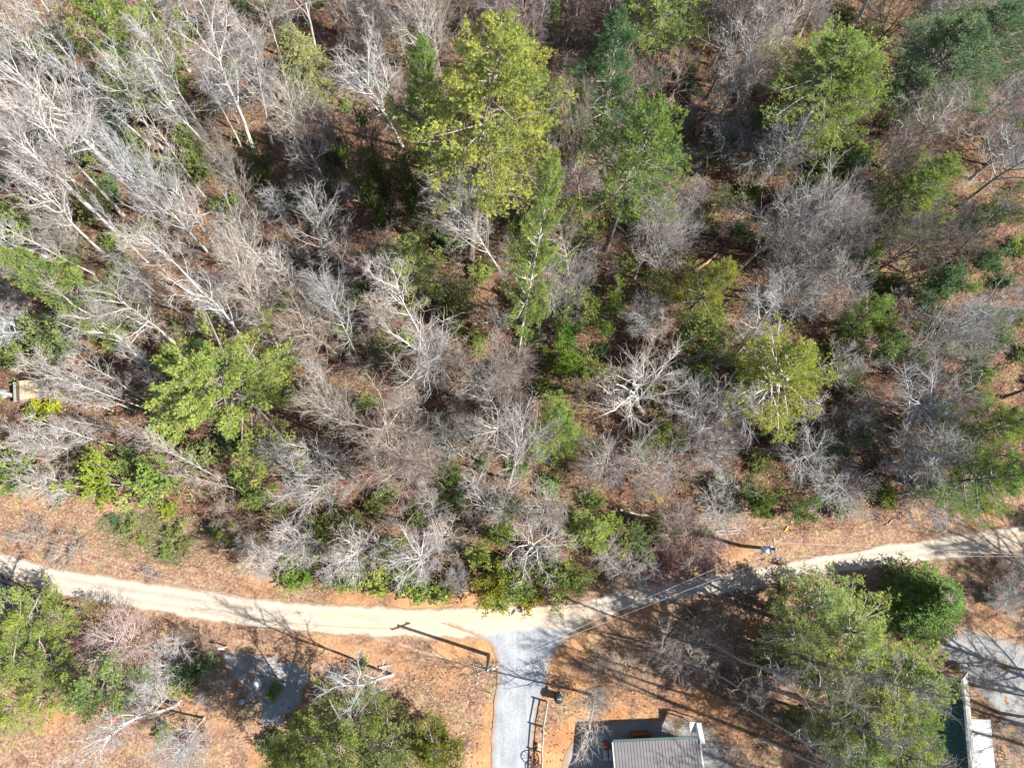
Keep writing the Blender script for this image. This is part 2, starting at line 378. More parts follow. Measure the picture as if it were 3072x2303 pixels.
def conifer(seed, h=22., R=4.2, clear=.35, rt=.27, np_=64, nsec=10, nt=7, shape='pine', up=.03, elev=(-8, 32), tuftL=.26, tuftW=.03, k=6, dead=10, a2=(30, 62), l2=None):
    rng = np.random.default_rng(seed)
    tp = grow(rng, np.zeros((1, 3)), np.array([[0, 0, 1.]]), np.array([h * .985]), 18, .02, .03)
    tt = np.linspace(0, 1, 18)[None]; tr = rt * (1 - tt) ** .8 + .015 + rt * .35 * np.exp(-tt * 25)
    trunk = tubes(tp, tr, 9, rng)
    u = (np.arange(np_) + rng.random(np_)) / np_; t = clear + (.995 - clear) * u
    if shape == 'pine':
        t = clear + (.99 - clear) * (np.round(u * (np_ / 5)) / (np_ / 5) + rng.normal(0, .008, np_)); t = np.clip(t, clear * .97, .99)
        prof = np.where(u < .25, .62 + 1.5 * u, 1.0 - .93 * ((u - .25) / .75) ** 1.25)
        Lr = R * prof * rng.choice([.45, .75, 1.05, 1.35], np_, p=[.25, .27, .28, .2])
    else:
        prof = 1.0 - .93 * u; Lr = R * prof * rng.uniform(.82, 1.1, np_)
    Lr = np.maximum(Lr, R * .1)
    p, T = at(tp, np.zeros(np_, int), t); az = np.arange(np_) * 2.39996 + rng.random(np_) * .5
    el = np.radians(elev[0] + (elev[1] - elev[0]) * u + rng.normal(0, 6, np_))
    d = np.stack([np.cos(az) * np.cos(el), np.sin(az) * np.cos(el), np.sin(el)], 1)
    P1 = grow(rng, p, d, Lr, 8, .05, up); R1 = (.018 + .016 * Lr)[:, None] * (1 - .85 * np.linspace(0, 1, 8)[None])
    wood = [(*tubes(P1, R1, 5, rng), .0)]
    # secondary: sideways fans
    B = np_ * nsec; idx = np.repeat(np.arange(np_), nsec)
    tq = (np.tile(np.arange(nsec), np_) + rng.random(B)) / nsec; lo = .30 if shape == 'pine' else .08; ts = lo + (1 - lo) * tq
    q, T = at(P1, idx, ts); side = nrm(np.cross(T, np.array([0, 0, 1.]))) * np.where(rng.random(B) < .5, 1, -1)[:, None]
    a = np.radians(rng.uniform(a2[0], a2[1], B))[:, None]
    d = T * np.cos(a) + side * np.sin(a) + np.array([0, 0, 1]) * rng.normal(.06 if shape == 'pine' else -.1, .16, (B, 1))
    L2 = np.maximum(.25, Lr[idx] * (l2 or (.46 if shape == 'pine' else .40)) * (1.12 - .8 * ts) * rng.uniform(.7, 1.25, B))
    P2 = grow(rng, q, d, L2, 4, .06, .05 if shape == 'pine' else -.05); R2 = np.full((B, 1), .012) * (1 - .6 * np.linspace(0, 1, 4)[None])
    wood.append((*tubes(P2, R2, 3, rng), .4))
    # tips of primaries also carry tufts
    B3 = B * nt; idx3 = np.repeat(np.arange(B), nt); t3 = rng.uniform(.12, 1, B3)
    keep = rng.random(B3) < np.clip(Lr[idx[idx3]] / R * 1.7, .22, 1); idx3, t3 = idx3[keep], t3[keep]; B3 = len(t3)
    p3, T3 = at(P2, idx3, t3); tw = np.radians(rng.uniform(10, 60, B3))[:, None]
    d3 = nrm(T3 * np.cos(tw) + perp(rng, T3) * np.sin(tw) + np.array([0, 0, .25 if shape == 'pine' else 0]))
    p3 = p3 + d3 * rng.uniform(0, .26, (B3, 1)) + rng.normal(0, .11 if shape == 'pine' else .05, (B3, 3))
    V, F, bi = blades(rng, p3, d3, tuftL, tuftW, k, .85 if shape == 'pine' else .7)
    rad = np.hypot(p3[:, 0], p3[:, 1]) / R
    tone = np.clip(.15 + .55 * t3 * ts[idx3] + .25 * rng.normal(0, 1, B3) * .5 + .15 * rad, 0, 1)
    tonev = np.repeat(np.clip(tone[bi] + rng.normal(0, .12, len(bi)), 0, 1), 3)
    Vw, Fw, tw_ = merge(wood)
    if dead:   # bare dead stubs under the crown
        td = rng.uniform(clear * .45, clear, dead); pd, _ = at(tp, np.zeros(dead, int), td); az = rng.random(dead) * 2 * pi
        dd = np.stack([np.cos(az), np.sin(az), np.full(dead, -.12)], 1); Ld = rng.uniform(.5, 1.9, dead)
        Pd = grow(rng, pd, dd, Ld, 5, .07, 0); Vd, Fd = tubes(Pd, np.full((dead, 1), .03) * (1 - .75 * np.linspace(0, 1, 5)[None]), 4, rng)
        Vw, Fw, tw_ = merge([(Vw, Fw[0], tw_), (Vd, Fd, np.zeros(len(Vd)))])
    return dict(h=h, R=R, trunk=npmesh('trunk', trunk[0], trunk[1], BARK), limbs=npmesh('limbs', Vw, Fw, TWIG, tw_),
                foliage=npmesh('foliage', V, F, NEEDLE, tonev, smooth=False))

def leafy(seed, h=3., R=1.8, stems=7, nb=9, nl=9, leafL=.13, leafW=.034, k=7, dens=1.0, low=.25):
    """broadleaf evergreen shrub: stems, branchlets, leaf whorls"""
    rng = np.random.default_rng(seed)
    a = np.arange(stems) * 2.4 + rng.random(stems); sp = rng.uniform(.2, 1, stems)[:, None] * R / h
    d = np.concatenate([np.stack([np.cos(a), np.sin(a)], 1) * sp, np.ones((stems, 1))], 1)
    Ls = h * rng.uniform(.7, 1.05, stems) * np.sqrt(1 + (sp[:, 0]) ** 2) * .92
    P = grow(rng, np.concatenate([np.stack([np.cos(a), np.sin(a)], 1) * .1, np.zeros((stems, 1))], 1), d, Ls, 7, .12, .03)
    w = [(*tubes(P, np.full((stems, 1), .035 * (h / 3) ** .5) * (1 - .7 * np.linspace(0, 1, 7)[None]), 5, rng), 0.)]
    B = stems * nb; idx = np.repeat(np.arange(stems), nb); t = rng.uniform(low, 1, B); p, T = at(P, idx, t)
    aa = np.radians(rng.uniform(35, 75, B))[:, None]; d = T * np.cos(aa) + perp(rng, T) * np.sin(aa)
    L2 = R * rng.uniform(.3, .62, B) * (1.2 - .5 * t); P2 = grow(rng, p, d, L2, 4, .15, .09)
    w.append((*tubes(P2, np.full((B, 1), .012) * (1 - .5 * np.linspace(0, 1, 4)[None]), 3, rng), .5))
    B3 = B * nl; idx = np.repeat(np.arange(B), nl); t3 = rng.uniform(.15, 1, B3); p3, T3 = at(P2, idx, t3)
    p3 = p3 + rng.normal(0, .10 * (h / 3) ** .3, (B3, 3)); d3 = nrm(T3 + rng.normal(0, .45, (B3, 3)) + np.array([0, 0, .5]))
    p3[:, 2] = np.maximum(p3[:, 2], .06)
    V, F, bi = blades(rng, p3, d3, leafL, leafW, k, 1.15)
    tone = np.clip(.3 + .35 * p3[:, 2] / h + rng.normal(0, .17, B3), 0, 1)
    Vw, Fw, tw_ = merge(w)
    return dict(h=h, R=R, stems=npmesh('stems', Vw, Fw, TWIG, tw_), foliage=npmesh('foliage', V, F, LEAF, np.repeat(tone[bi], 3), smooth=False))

KINDS = {
    'tall':  [bare_tree(1, 18, 3.0, .48, .16, 13, (22, 46), 6, 5, 3, wander=.13), bare_tree(2, 18, 3.3, .42, .165, 14, (22, 50), 6, 5, 3, gnarl=.5, wander=.14), bare_tree(3, 17, 2.8, .55, .145, 10, (20, 48), 6, 5, 3, wander=.13)],
    'vase':  [bare_tree(11, 14, 4.0, .30, .18, 25, (28, 60), 7, 5, 3, wander=.06), bare_tree(12, 13, 3.8, .25, .17, 27, (26, 58), 7, 5, 3, up=.08, wander=.06), bare_tree(13, 14, 4.2, .35, .19, 21, (32, 66), 7, 5, 3, up=.06, wander=.08)],
    'pole':  [bare_tree(35, 17, 1.5, .66, .11, 9, (30, 60), 4, 3, 3), bare_tree(36, 16, 1.4, .68, .105, 9, (30, 60), 4, 3, 3)],
    'oak':   [bare_tree(21, 16, 5.0, .38, .25, 14, (40, 72), 8, 6, 4, up=.05, wander=.18, gnarl=.8), bare_tree(22, 16, 5.0, .32, .26, 15, (38, 70), 8, 6, 4, up=.06, wander=.17, gnarl=.9)],
    'slim':  [bare_tree(31, 13, 1.5, .25, .095, 24, (35, 62), 4, 3, 3, twl=.9), bare_tree(32, 14, 1.4, .30, .09, 22, (32, 60), 4, 3, 3, twl=.9)],
    'fine':  [bare_tree(41, 10, 2.8, .22, .11, 26, (24, 58), 6, 5, 3, up=.07, wander=.07), bare_tree(42, 9, 2.6, .15, .10, 28, (22, 55), 6, 5, 3, up=.07, wander=.07, stems=3)],
    'small': [bare_tree(51, 5.5, 1.9, .15, .06, 14, (28, 58), 6, 5, 5, stems=3, twl=.8), bare_tree(52, 5, 1.7, .2, .05, 15, (26, 58), 6, 5, 5, twl=.8)],
    'brush': [bare_tree(61, 2.6, 1.3, .08, .022, 14, (30, 65), 5, 4, 4, stems=5, twl=.7), bare_tree(62, 2.2, 1.2, .1, .02, 14, (30, 65), 5, 4, 4, stems=4, twl=.7)],
    'pineL': [conifer(71, 25, 4.8, .42, .30, 105, 12, 11, tuftL=.24, tuftW=.020, k=8), conifer(72, 24, 4.6, .46, .28, 95, 12, 11, tuftL=.24, tuftW=.020, k=8)],
    'pineT': [conifer(77, 19, 3.5, .52, .22, 50, 10, 10, tuftL=.22, tuftW=.020, k=8, dead=16), conifer(78, 20, 3.3, .48, .22, 52, 10, 10, tuftL=.22, tuftW=.020, k=8, dead=18)],
    'pineM': [conifer(73, 16, 4.2, .16, .20, 85, 12, 12, elev=(0, 34), dead=4, tuftL=.21, tuftW=.019, k=8), conifer(74, 15, 3.8, .18, .19, 78, 12, 12, elev=(0, 38), dead=4, tuftL=.21, tuftW=.019, k=8)],
    'pineStar': [conifer(79, 15, 5.2, .18, .22, 66, 14, 13, elev=(-2, 40), dead=0, tuftL=.21, tuftW=.020, k=8, a2=(16, 40), l2=.26)],
    'pineS': [conifer(75, 8.5, 2.3, .10, .12, 46, 10, 11, elev=(5, 42), dead=0, tuftL=.16, tuftW=.018, k=8), conifer(76, 7, 2.2, .08, .1, 44, 10, 11, elev=(5, 40), dead=0, tuftL=.16, tuftW=.018, k=8)],
    'fir':   [conifer(81, 9, 3.0, .04, .15, 130, 14, 9, 'fir', up=.0, elev=(-12, 30), tuftL=.15, tuftW=.024, k=6, dead=0)],
    'shrub': [leafy(91, 3.2, 1.9, 8, 10, 12), leafy(92, 2.8, 1.8, 7, 11, 12), leafy(93, 3.6, 2.0, 9, 10, 11, leafL=.11)],
    'low':   [leafy(94, 1.5, 1.4, 9, 9, 10, leafL=.12), leafy(95, 1.2, 1.3, 9, 9, 10, leafL=.11)],
    'holly': [leafy(96, 6.0, 2.3, 5, 26, 14, leafL=.13, leafW=.035), leafy(97, 5.4, 2.0, 4, 28, 14, leafL=.13, leafW=.035)],
}
KCYC = {k: 0 for k in KINDS}

# ---------------------------------------------------------------- object helpers
def tagp(o, label=None, cat=None, group=None, kind=None):
    if label: o['label'] = label
    if cat: o['category'] = cat
    if group: o['group'] = group
    if kind: o['kind'] = kind
    return o
def mobj(name, me, parent=None, color=None):
    o = bpy.data.objects.new(name, me); col.objects.link(o)
    if parent is not None: o.parent = parent
    if color is not None: o.color = (*color, 1)
    return o
def empty(name, loc, label, cat, group=None, rz=0.0):
    o = bpy.data.objects.new(name, None); col.objects.link(o); o.empty_display_size = .3
    o.location = loc; o.rotation_euler = (0, 0, rz)
    return tagp(o, label, cat, group)

# ---------------------------------------------------------------- ground regions (V coordinates -> world polygons)
def poly(pts): return np.array([gv(*p)[:2] for p in pts])
def inside(P, x, y):
    x = np.asarray(x, float); y = np.asarray(y, float); r = np.zeros(x.shape, bool); n = len(P)
    for i in range(n):
        x1, y1 = P[i]; x2, y2 = P[(i + 1) % n]
        c = ((y1 > y) != (y2 > y)); xi = (x2 - x1) * (y - y1) / (y2 - y1 + 1e-12) + x1
        r ^= c & (x < xi)
    return r
def pdist(L, x, y):
    d = np.full(np.shape(x), 1e9)
    for (x1, y1), (x2, y2) in zip(L[:-1], L[1:]):
        dx, dy = x2 - x1, y2 - y1; t = np.clip(((x - x1) * dx + (y - y1) * dy) / (dx * dx + dy * dy + 1e-9), 0, 1)
        d = np.minimum(d, np.hypot(x - x1 - t * dx, y - y1 - t * dy))
    return d
EDGE_V = [(-900, 1035), (-200, 1050), (60, 1068), (230, 1095), (390, 1130), (470, 1180), (560, 1225), (640, 1265), (760, 1290), (900, 1298), (1000, 1290),
          (1130, 1290), (1270, 1270), (1380, 1240), (1450, 1190), (1490, 1150), (1540, 1120), (1700, 1118), (1850, 1112), (2000, 1090), (2100, 1070), (2212, 1050), (3100, 980)]
EDGE = poly(EDGE_V)
def in_forest(x, y): return y > np.interp(x, EDGE[:, 0], EDGE[:, 1])
ROAD_UP = [(-700, 985), (-300, 1090), (-120, 1148), (0, 1191), (100, 1222), (233, 1243), (417, 1270), (517, 1286), (620, 1298), (737, 1304), (904, 1312), (1004, 1306), (1130, 1308), (1240, 1300), (1330, 1276),
           (1400, 1258), (1475, 1249), (1592, 1233), (1741, 1206), (1900, 1178), (1974, 1169), (2100, 1148), (2212, 1132), (2500, 1090), (3000, 1040)]
ROAD_LO = [(-700, 1050), (-300, 1155), (-120, 1215), (0, 1239), (83, 1279), (233, 1306), (417, 1336), (517, 1352), (617, 1363), (737, 1373), (904, 1379), (1004, 1380), (1130, 1378), (1220, 1366), (1337, 1322),
           (1400, 1305), (1475, 1292), (1624, 1276), (1715, 1253), (1850, 1232), (1974, 1216), (2100, 1204), (2212, 1192), (2500, 1160), (3000, 1115)]
RU, RL = poly(ROAD_UP), poly(ROAD_LO)
RC = (RU + RL) / 2
HOUSE_CLEAR = poly([(840, 1378), (870, 1440), (800, 1490), (880, 1540), (980, 1600), (990, 1760), (1700, 1760), (1740, 1500), (1560, 1440), (1440, 1330), (1230, 1366)])
def hf(x, y):
    x = np.asarray(x, float); y = np.asarray(y, float)
    f = sstep(0, 4.5, y - np.interp(x, EDGE[:, 0], EDGE[:, 1]) + 0.5)
    far = 1 - sstep(60, 110, np.hypot(x, y - 20))
    g = f * far * ((fbm(x / 7, y / 7, 3, 3) - .5) * 1.1 + (fbm(x / 1.6, y / 1.6, 5, 3) - .5) * .28)
    # rough bank between road and woods, and rough yard ground
    dr = pdist(RC, x, y)
    yard = sstep(4.3, 6.0, dr) * (1 - f) * far * .10 * (fbm(x / .9, y / .9, 9, 3) - .5) * (y > -14)
    return g + yard * (np.abs(x) < 60)

xs = np.concatenate([-np.geomspace(1600, 73, 14), np.arange(-70, 72.01, .42), np.geomspace(75, 1600, 14)])
ys = np.concatenate([-np.geomspace(1600, 34, 14), np.arange(-31, 76.01, .42), np.geomspace(79, 1600, 14)])
GX, GY = np.meshgrid(xs, ys)
GZ = hf(GX, GY) - .02
YARDS = []
dr = pdist(RC, GX, GY)
bank = (1 - sstep(-1.0, 1.2, GY - np.interp(GX, EDGE[:, 0], EDGE[:, 1]) + (fbm(GX / 2, GY / 2, 31) - .5) * 3)) 
dry = bank * (.85) * (GY > -20)
clay = np.zeros_like(GX)
def clayspot(v, r, amt=1.0):
    global clay
    c = gv(*v); clay = np.maximum(clay, amt * (1 - sstep(r * .35, r, np.hypot(GX - c[0], (GY - c[1]) * 1.2) + (fbm(GX / 1.1, GY / 1.1, 77) - .5) * r)))
for v, r, a in [((1050, 1395), 1.6, .9), ((1200, 1440), 2.0, .9), ((1190, 1480), 1.4, .6), ((1055, 1600), 1.4, .9), ((1045, 1640), 1.6, .9), ((1060, 1540), 1.2, .6),
                ((1190, 1640), 1.7, .95), ((1210, 1590), 1.5, .9), ((1260, 1560), 1.6, .9), ((1330, 1540), 1.5, .9), ((1400, 1535), 1.6, .9), ((1525, 1530), 2.2, .9), ((1480, 1500), 1.5, .5),
                ((1620, 1360), 1.2, .7), ((1650, 1560), 1.0, .5), ((760, 1410), 2.0, .5), ((840, 1420), 2.4, .45), ((960, 1450), 2.2, .45), ((50, 1075), 1.6, .5), ((980, 1400), 2.6, .8), ((900, 1295), 3.0, .9), ((1010, 1300), 2.6, .9), ((760, 1292), 2.4, .6), ((1260, 1390), 2.0, .7), ((1240, 1480), 1.8, .8), ((1380, 1330), 2.2, .5), ((1480, 1180), 2.0, .4), ((700, 1385), 2.6, .5), ((560, 1270), 2.0, .4), ((2120, 1120), 2.4, .4), ((240, 1080), 1.5, .5), ((130, 1530), 2.4, .8),
                ((560, 1620), 1.6, .8), ((1600, 1200), 1.1, .5), ((900, 1300), 2.2, .5), ((2150, 1340), 2.2, .3), ((450, 1540), 2.5, .35), ((800, 1535), 1.5, .4), ((1350, 1480), 2., .35), ((1580, 1600), 2.2, .4),
                ((60, 830), 1.2, .3), ((1400, 720), 1.3, .5), ((2000, 1005), 1.0, .4)]: clayspot(v, r, a)
ny, nx = GX.shape
gi = (np.arange(ny - 1)[:, None] * nx + np.arange(nx - 1)[None]).ravel()
gme = npmesh('ground', np.stack([GX.ravel(), GY.ravel(), GZ.ravel()], 1), [np.stack([gi, gi + 1, gi + nx + 1, gi + nx], 1)], GROUND,
             extra={'dry': dry.ravel(), 'clay': clay.ravel()})
tagp(mobj('ground', gme), kind='structure')

def resample(P, step):
    d = np.concatenate([[0], np.cumsum(np.hypot(*np.diff(P, axis=0).T))]); n = int(d[-1] / step) + 1; s = np.linspace(0, d[-1], n)
    return np.stack([np.interp(s, d, P[:, 0]), np.interp(s, d, P[:, 1])], 1)
def smoothP(P, k=9):
    w = np.hanning(k + 2)[1:-1]; w /= w.sum(); q = np.pad(P, ((k // 2, k // 2), (0, 0)), mode='edge')
    return np.stack([np.convolve(q[:, i], w, 'valid') for i in range(2)], 1)
def strip(name, U, L, z, material, nv=14, jit=.24, claypts=(), axis=1):
    n = 520
    def par(P):
        d = np.concatenate([[0], np.cumsum(np.hypot(*np.diff(P, axis=0).T))]); return d
    # shared parameter: index of control points
    t = np.linspace(0, len(U) - 1, n)
    A = smoothP(np.stack([np.interp(t, np.arange(len(U)), U[:, i]) for i in range(2)], 1), 31)
    B = smoothP(np.stack([np.interp(t, np.arange(len(L)), L[:, i]) for i in range(2)], 1), 31)
    v = np.linspace(0, 1, nv); X = A[:, None, :] * (1 - v)[None, :, None] + B[:, None, :] * v[None, :, None]
    off = (fbm(X[:, 0, 0] / .8, X[:, 0, 1] / .8, 41) - .5) * jit * 2; off2 = (fbm(X[:, -1, 0] / .8, X[:, -1, 1] / .8, 43) - .5) * jit * 2
    wu, wl = np.clip(1 - v / .38, 0, 1), np.clip(1 - (1 - v) / .38, 0, 1); X[:, :, axis] += off[:, None] * wu[None] + off2[:, None] * wl[None]
    e = np.abs(v - .5) * 2; e = sstep(.6, 1, e)
    E_ = np.repeat(e[None], n, 0); AC = np.repeat(v[None], n, 0); CL = np.zeros((n, nv))
    for c, r, a in claypts:
        cc = gv(*c); CL = np.maximum(CL, a * (1 - sstep(r * .3, r, np.hypot(X[..., 0] - cc[0], (X[..., 1] - cc[1]) * 1.8))))
    Z = np.full((n, nv, 1), z); V = np.concatenate([X, Z], 2).reshape(-1, 3)
    i = (np.arange(n - 1)[:, None] * nv + np.arange(nv - 1)[None]).ravel()
    me = npmesh(name, V, [np.stack([i, i + nv, i + nv + 1, i + 1], 1)], material, extra={'edge': E_.ravel(), 'across': AC.ravel(), 'clay': CL.ravel()})
    if me.polygons[5].normal.z < 0: me.flip_normals()
    return tagp(mobj(name, me), kind='structure')
strip('road', RU, RL, .012, ROAD, claypts=[((640, 1335), 3, .3), ((760, 1345), 5, .7), ((900, 1335), 6, .95), ((1020, 1345), 5, .9), ((1130, 1335), 5, .9), ((1220, 1320), 3.5, .7), ((2150, 1170), 4, .5), ((2212, 1150), 4, .6)])

LOTS = []
def patch(name, pts, z, material, jit=.25, world_pts=False):
    P = np.array(pts) if world_pts else poly(pts); LOTS.append(P)
    Pr = resample(np.concatenate([P, P[:1]]), .3)[:-1]
    k = 7; w = np.ones(k) / k; q = np.concatenate([Pr[-(k // 2):], Pr, Pr[:k // 2]]); Pr = np.stack([np.convolve(q[:, i], w, 'valid') for i in range(2)], 1)
    c = Pr.mean(0); d = Pr - c; r = np.hypot(*d.T)[:, None]
    Pr = c + d * (1 + ((fbm(Pr[:, 0] / .7, Pr[:, 1] / .7, 51) - .5)[:, None] * 2 * jit) / r)
    n = len(Pr); rings = np.array([0.0, .3, .55, .75, .87, .94, 1.0])
    V = np.concatenate([c + (Pr - c) * s for s in rings[1:]]); V = np.concatenate([[c], V]); V = np.concatenate([V, np.full((len(V), 1), z)], 1)
    ed = np.concatenate([[0], np.repeat([0, 0, .05, .35, .75, 1.0], n)])
    j = np.arange(n); j2 = (j + 1) % n
    F4 = np.concatenate([np.stack([1 + i * n + j, 1 + (i + 1) * n + j, 1 + (i + 1) * n + j2, 1 + i * n + j2], 1) for i in range(5)])
    me = npmesh(name, V, [np.stack([np.zeros(n, int), 1 + j, 1 + j2], 1), F4], material, extra={'edge': ed})
    nrmz = me.polygons[0].normal.z
    if nrmz < 0: me.flip_normals()
    return tagp(mobj(name, me), kind='structure')
DL = poly([(950, 1344), (1012, 1366), (1060, 1390), (1073, 1425), (1074, 1460), (1068, 1520), (1063, 1580), (1060, 1658), (1062, 1760)])
DR = poly([(1310, 1322), (1250, 1358), (1212, 1392), (1190, 1430), (1181, 1480), (1163, 1530), (1152, 1590), (1146, 1658), (1146, 1760)])
strip('driveway', DL, DR, .02, DRIVE, 12, .14, axis=0, claypts=[((1130, 1335), 2.6, 1.2), ((1060, 1345), 2.6, 1.2), ((1200, 1335), 2.6, 1.2), ((1000, 1345), 2.6, 1.2), ((1260, 1335), 2.4, 1.2)])
patch('gravel_yard', [(1211, 1760), (1212, 1650), (1224, 1608), (1247, 1585), (1285, 1562), (1365, 1552), (1440, 1548), (1520, 1553), (1588, 1612), (1600, 1680), (1600, 1760)], .004, LOT, .3)
patch('parking_lot', [(2014, 1375), (2060, 1352), (2120, 1362), (2212, 1390), (2500, 1440), (2500, 1760), (2240, 1760), (2235, 1600), (2120, 1510), (2080, 1460), (2040, 1430)], .004, LOT, .3)
patch('parking_apron', [(480, 1400), (560, 1410), (650, 1440), (680, 1470), (640, 1500), (635, 1545), (590, 1585), (555, 1560), (575, 1520), (520, 1480), (480, 1440)], .004, LOT, .8); LOTS.pop()

# fallen leaves: real flakes lying over the woodland floor and yards
def leaves_stuff():
    rng = np.random.default_rng(5); n = 90000
    x = rng.uniform(-62, 62, n); y = rng.uniform(-24, 64, n)
    k = (pdist(RC, x, y) > 2.2 + rng.random(n) * 1.2) & ((rng.random(n) < .55) | in_forest(x, y))
    dw = np.array([gv(1110, 1500)[0], gv(1110, 1760)[0]]); cx = gv(1115, 1500)[0]; k &= ~((np.abs(x - cx) < 2.3) & (y < gv(1110, 1370)[1]))
    
    for P in LOTS: k &= ~inside(P, x, y)
    x, y = x[k], y[k]; n = len(x); z = hf(x, y) + .012 + rng.random(n) * .03
    a = rng.random(n) * 2 * pi; s = rng.uniform(.04, .085, n); ti = rng.normal(0, .45, (n, 2))
    u = np.stack([np.cos(a), np.sin(a), ti[:, 0]], 1) * s[:, None]; v = np.stack([-np.sin(a), np.cos(a), ti[:, 1]], 1) * s[:, None] * .7
    c = np.stack([x, y, z + np.abs(ti).sum(1) * s * .5], 1)
    V = np.stack([c - u, c - v, c + u, c + v], 1).reshape(-1, 3)
    m, nt, out = mat('dead_leaves'); t = attr(nt, 'tone')
    bsdf(nt, out, ramp(nt, t, [(0, (.06, .033, .022)), (.4, (.18, .10, .062)), (.75, (.31, .20, .14)), (1, (.48, .38, .31))]), .8, spec=.25)
    me = npmesh('fallen_leaves', V, [np.arange(n * 4).reshape(-1, 4)], m, np.repeat(rng.random(n) ** 1.2, 4), smooth=False)
    tagp(mobj('fallen_leaves', me), 'brown fallen leaves scattered over the woodland floor and yards', 'fallen leaves', kind='stuff')
leaves_stuff()
def undergrowth():
    rng = np.random.default_rng(15); n = 52000; x = rng.uniform(-54, 56, n); y = rng.uniform(-9, 58, n)
    k = in_forest(x, y - .4) & (fbm(x / 3, y / 3, 81) + rng.normal(0, .10, n) > .44); x, y = x[k], y[k]; n = len(x)
    a = rng.random(n) * 6.283; t = rng.uniform(.1, .9, n); d = np.stack([np.cos(a) * np.sqrt(1 - t * t), np.sin(a) * np.sqrt(1 - t * t), t], 1)
    P = grow(rng, np.stack([x, y, hf(x, y)], 1), d, rng.uniform(.5, 1.9, n), 4, .22, -.06); R_ = rng.uniform(.006, .014, (n, 1)) * np.linspace(1, .4, 4)[None]
    V, F = tubes(P, R_, 3, rng); m, nt, out = mat('dead_stems'); t = attr(nt, 'tone')
    bsdf(nt, out, ramp(nt, t, [(0, (.12, .08, .06)), (.5, (.30, .25, .215)), (1, (.46, .42, .38))]), .85, spec=.15)
    tagp(mobj('undergrowth', npmesh('undergrowth', V, [F], m, np.repeat(rng.random(n), 12))), 'tangle of thin dead stems and vines over the woodland floor', 'undergrowth', kind='stuff')
undergrowth()
def seedlings():
    rng = np.random.default_rng(16); n = 9000; x = rng.uniform(-54, 56, n); y = rng.uniform(-9, 58, n)
    k = in_forest(x, y - .2) & (fbm(x / 2.6, y / 2.6, 91) + rng.normal(0, .05, n) > .50); x, y = x[k], y[k]; n = len(x); h = rng.uniform(.3, 1.6, n)
    c = np.stack([x, y, hf(x, y) + h], 1); m_ = 14; idx = np.repeat(np.arange(n), m_)
    p = c[idx] + rng.normal(0, .20, (n * m_, 3)) * [1, 1, .8]; p[:, 2] = np.maximum(p[:, 2], hf(p[:, 0], p[:, 1]) + .05)
    V, F, bi = blades(rng, p, nrm(rng.normal(0, 1, (n * m_, 3)) + [0, 0, .6]), .13, .03, 2, 1.1)
    tn = np.clip(rng.random(n)[idx][bi] * .8 + rng.random(len(bi)) * .25, 0, 1)
    S = grow(rng, np.stack([x, y, hf(x, y)], 1), nrm(np.stack([rng.normal(0, .15, n), rng.normal(0, .15, n), np.ones(n)], 1)), h * 1.1, 3, .05, 0); SV, SF = tubes(S, np.full((n, 3), .008), 3, rng)
    m, nt, out = mat('seedling_leaves'); t = attr(nt, 'tone')
    bsdf(nt, out, ramp(nt, t, [(0, (.10, .16, .07)), (.5, (.22, .28, .10)), (1, (.36, .38, .13))]), .7, spec=.2)
    me = npmesh('seedlings', np.concatenate([V, SV]), [F, SF + len(V)], [m, TWIG], np.concatenate([np.repeat(tn, 3), np.zeros(len(SV))]), midx=np.concatenate([np.zeros(len(F)), np.ones(len(SF))]), smooth=False)
    tagp(mobj('seedlings', me, color=(.3, .26, .22)), 'sparse low green seedlings and briars between the trees', 'seedlings', kind='stuff')
seedlings()
def tuft_stuff(name, label, cat, areas, n, hgt, colr, seed, lean=.5):
    """thin upright blades / stems in soft-edged round areas (V centre, radius m)"""
    rng = np.random.default_rng(seed); xs_, ys_ = [], []
    tot = sum(r * r for _, r in areas)
    for v, r in areas:
        c = gv(*v); m_ = int(n * r * r / tot); rr = r * np.sqrt(rng.random(m_)) * (.75 + .5 * rng.random(m_)); a = rng.random(m_) * 2 * pi
        xs_.append(c[0] + rr * np.cos(a)); ys_.append(c[1] + rr * np.sin(a) * .8)
    x = np.concatenate(xs_); y = np.concatenate(ys_); k = (fbm(x / 1.0, y / 1.0, seed) + rng.normal(0, .09, len(x)) > .45) & (pdist(RC, x, y) > 2.6); x, y = x[k], y[k]
    n = len(x); p = np.stack([x, y, hf(x, y)], 1); d = nrm(np.stack([rng.normal(0, lean, n), rng.normal(0, lean, n), np.ones(n)], 1))
    V, F, bi = blades(rng, p, d, hgt, .012, 1, .3)
    m, nt, out = mat(name); t = attr(nt, 'tone')
    bsdf(nt, out, ramp(nt, t, [(0, tuple(c * .5 for c in colr)), (1, tuple(min(.9, c * 1.4) for c in colr))]), .85, spec=.15)
    me = npmesh(name, V, [F], m, np.repeat(rng.random(n), 3), smooth=False)
    tagp(mobj(name, me), label, cat, kind='stuff')
tuft_stuff('dry_grass', 'tan dry grass and weeds on the verges beside the gravel road', 'dry grass',
           [((u, 1200 + (u - 300) * .17), 2.6) for u in range(20, 620, 60)] + [((u, 1085 + u * .16), 2.6) for u in range(20, 520, 70)] + [((u, 1160 - (u - 1600) * .05), 1.6) for u in range(1600, 2300, 60)] +
           [((1250, 1450), 2.8), ((1320, 1420), 2.8), ((1290, 1510), 2.4), ((1400, 1480), 2.6), ((1480, 1560), 2.5), ((1600, 1600), 3), ((970, 1480), 3), ((1000, 1560), 2), ((900, 1500), 2), ((560, 1395), 2), ((1190, 1560), 1.2)], 46000, .38, (.46, .33, .22), 61)
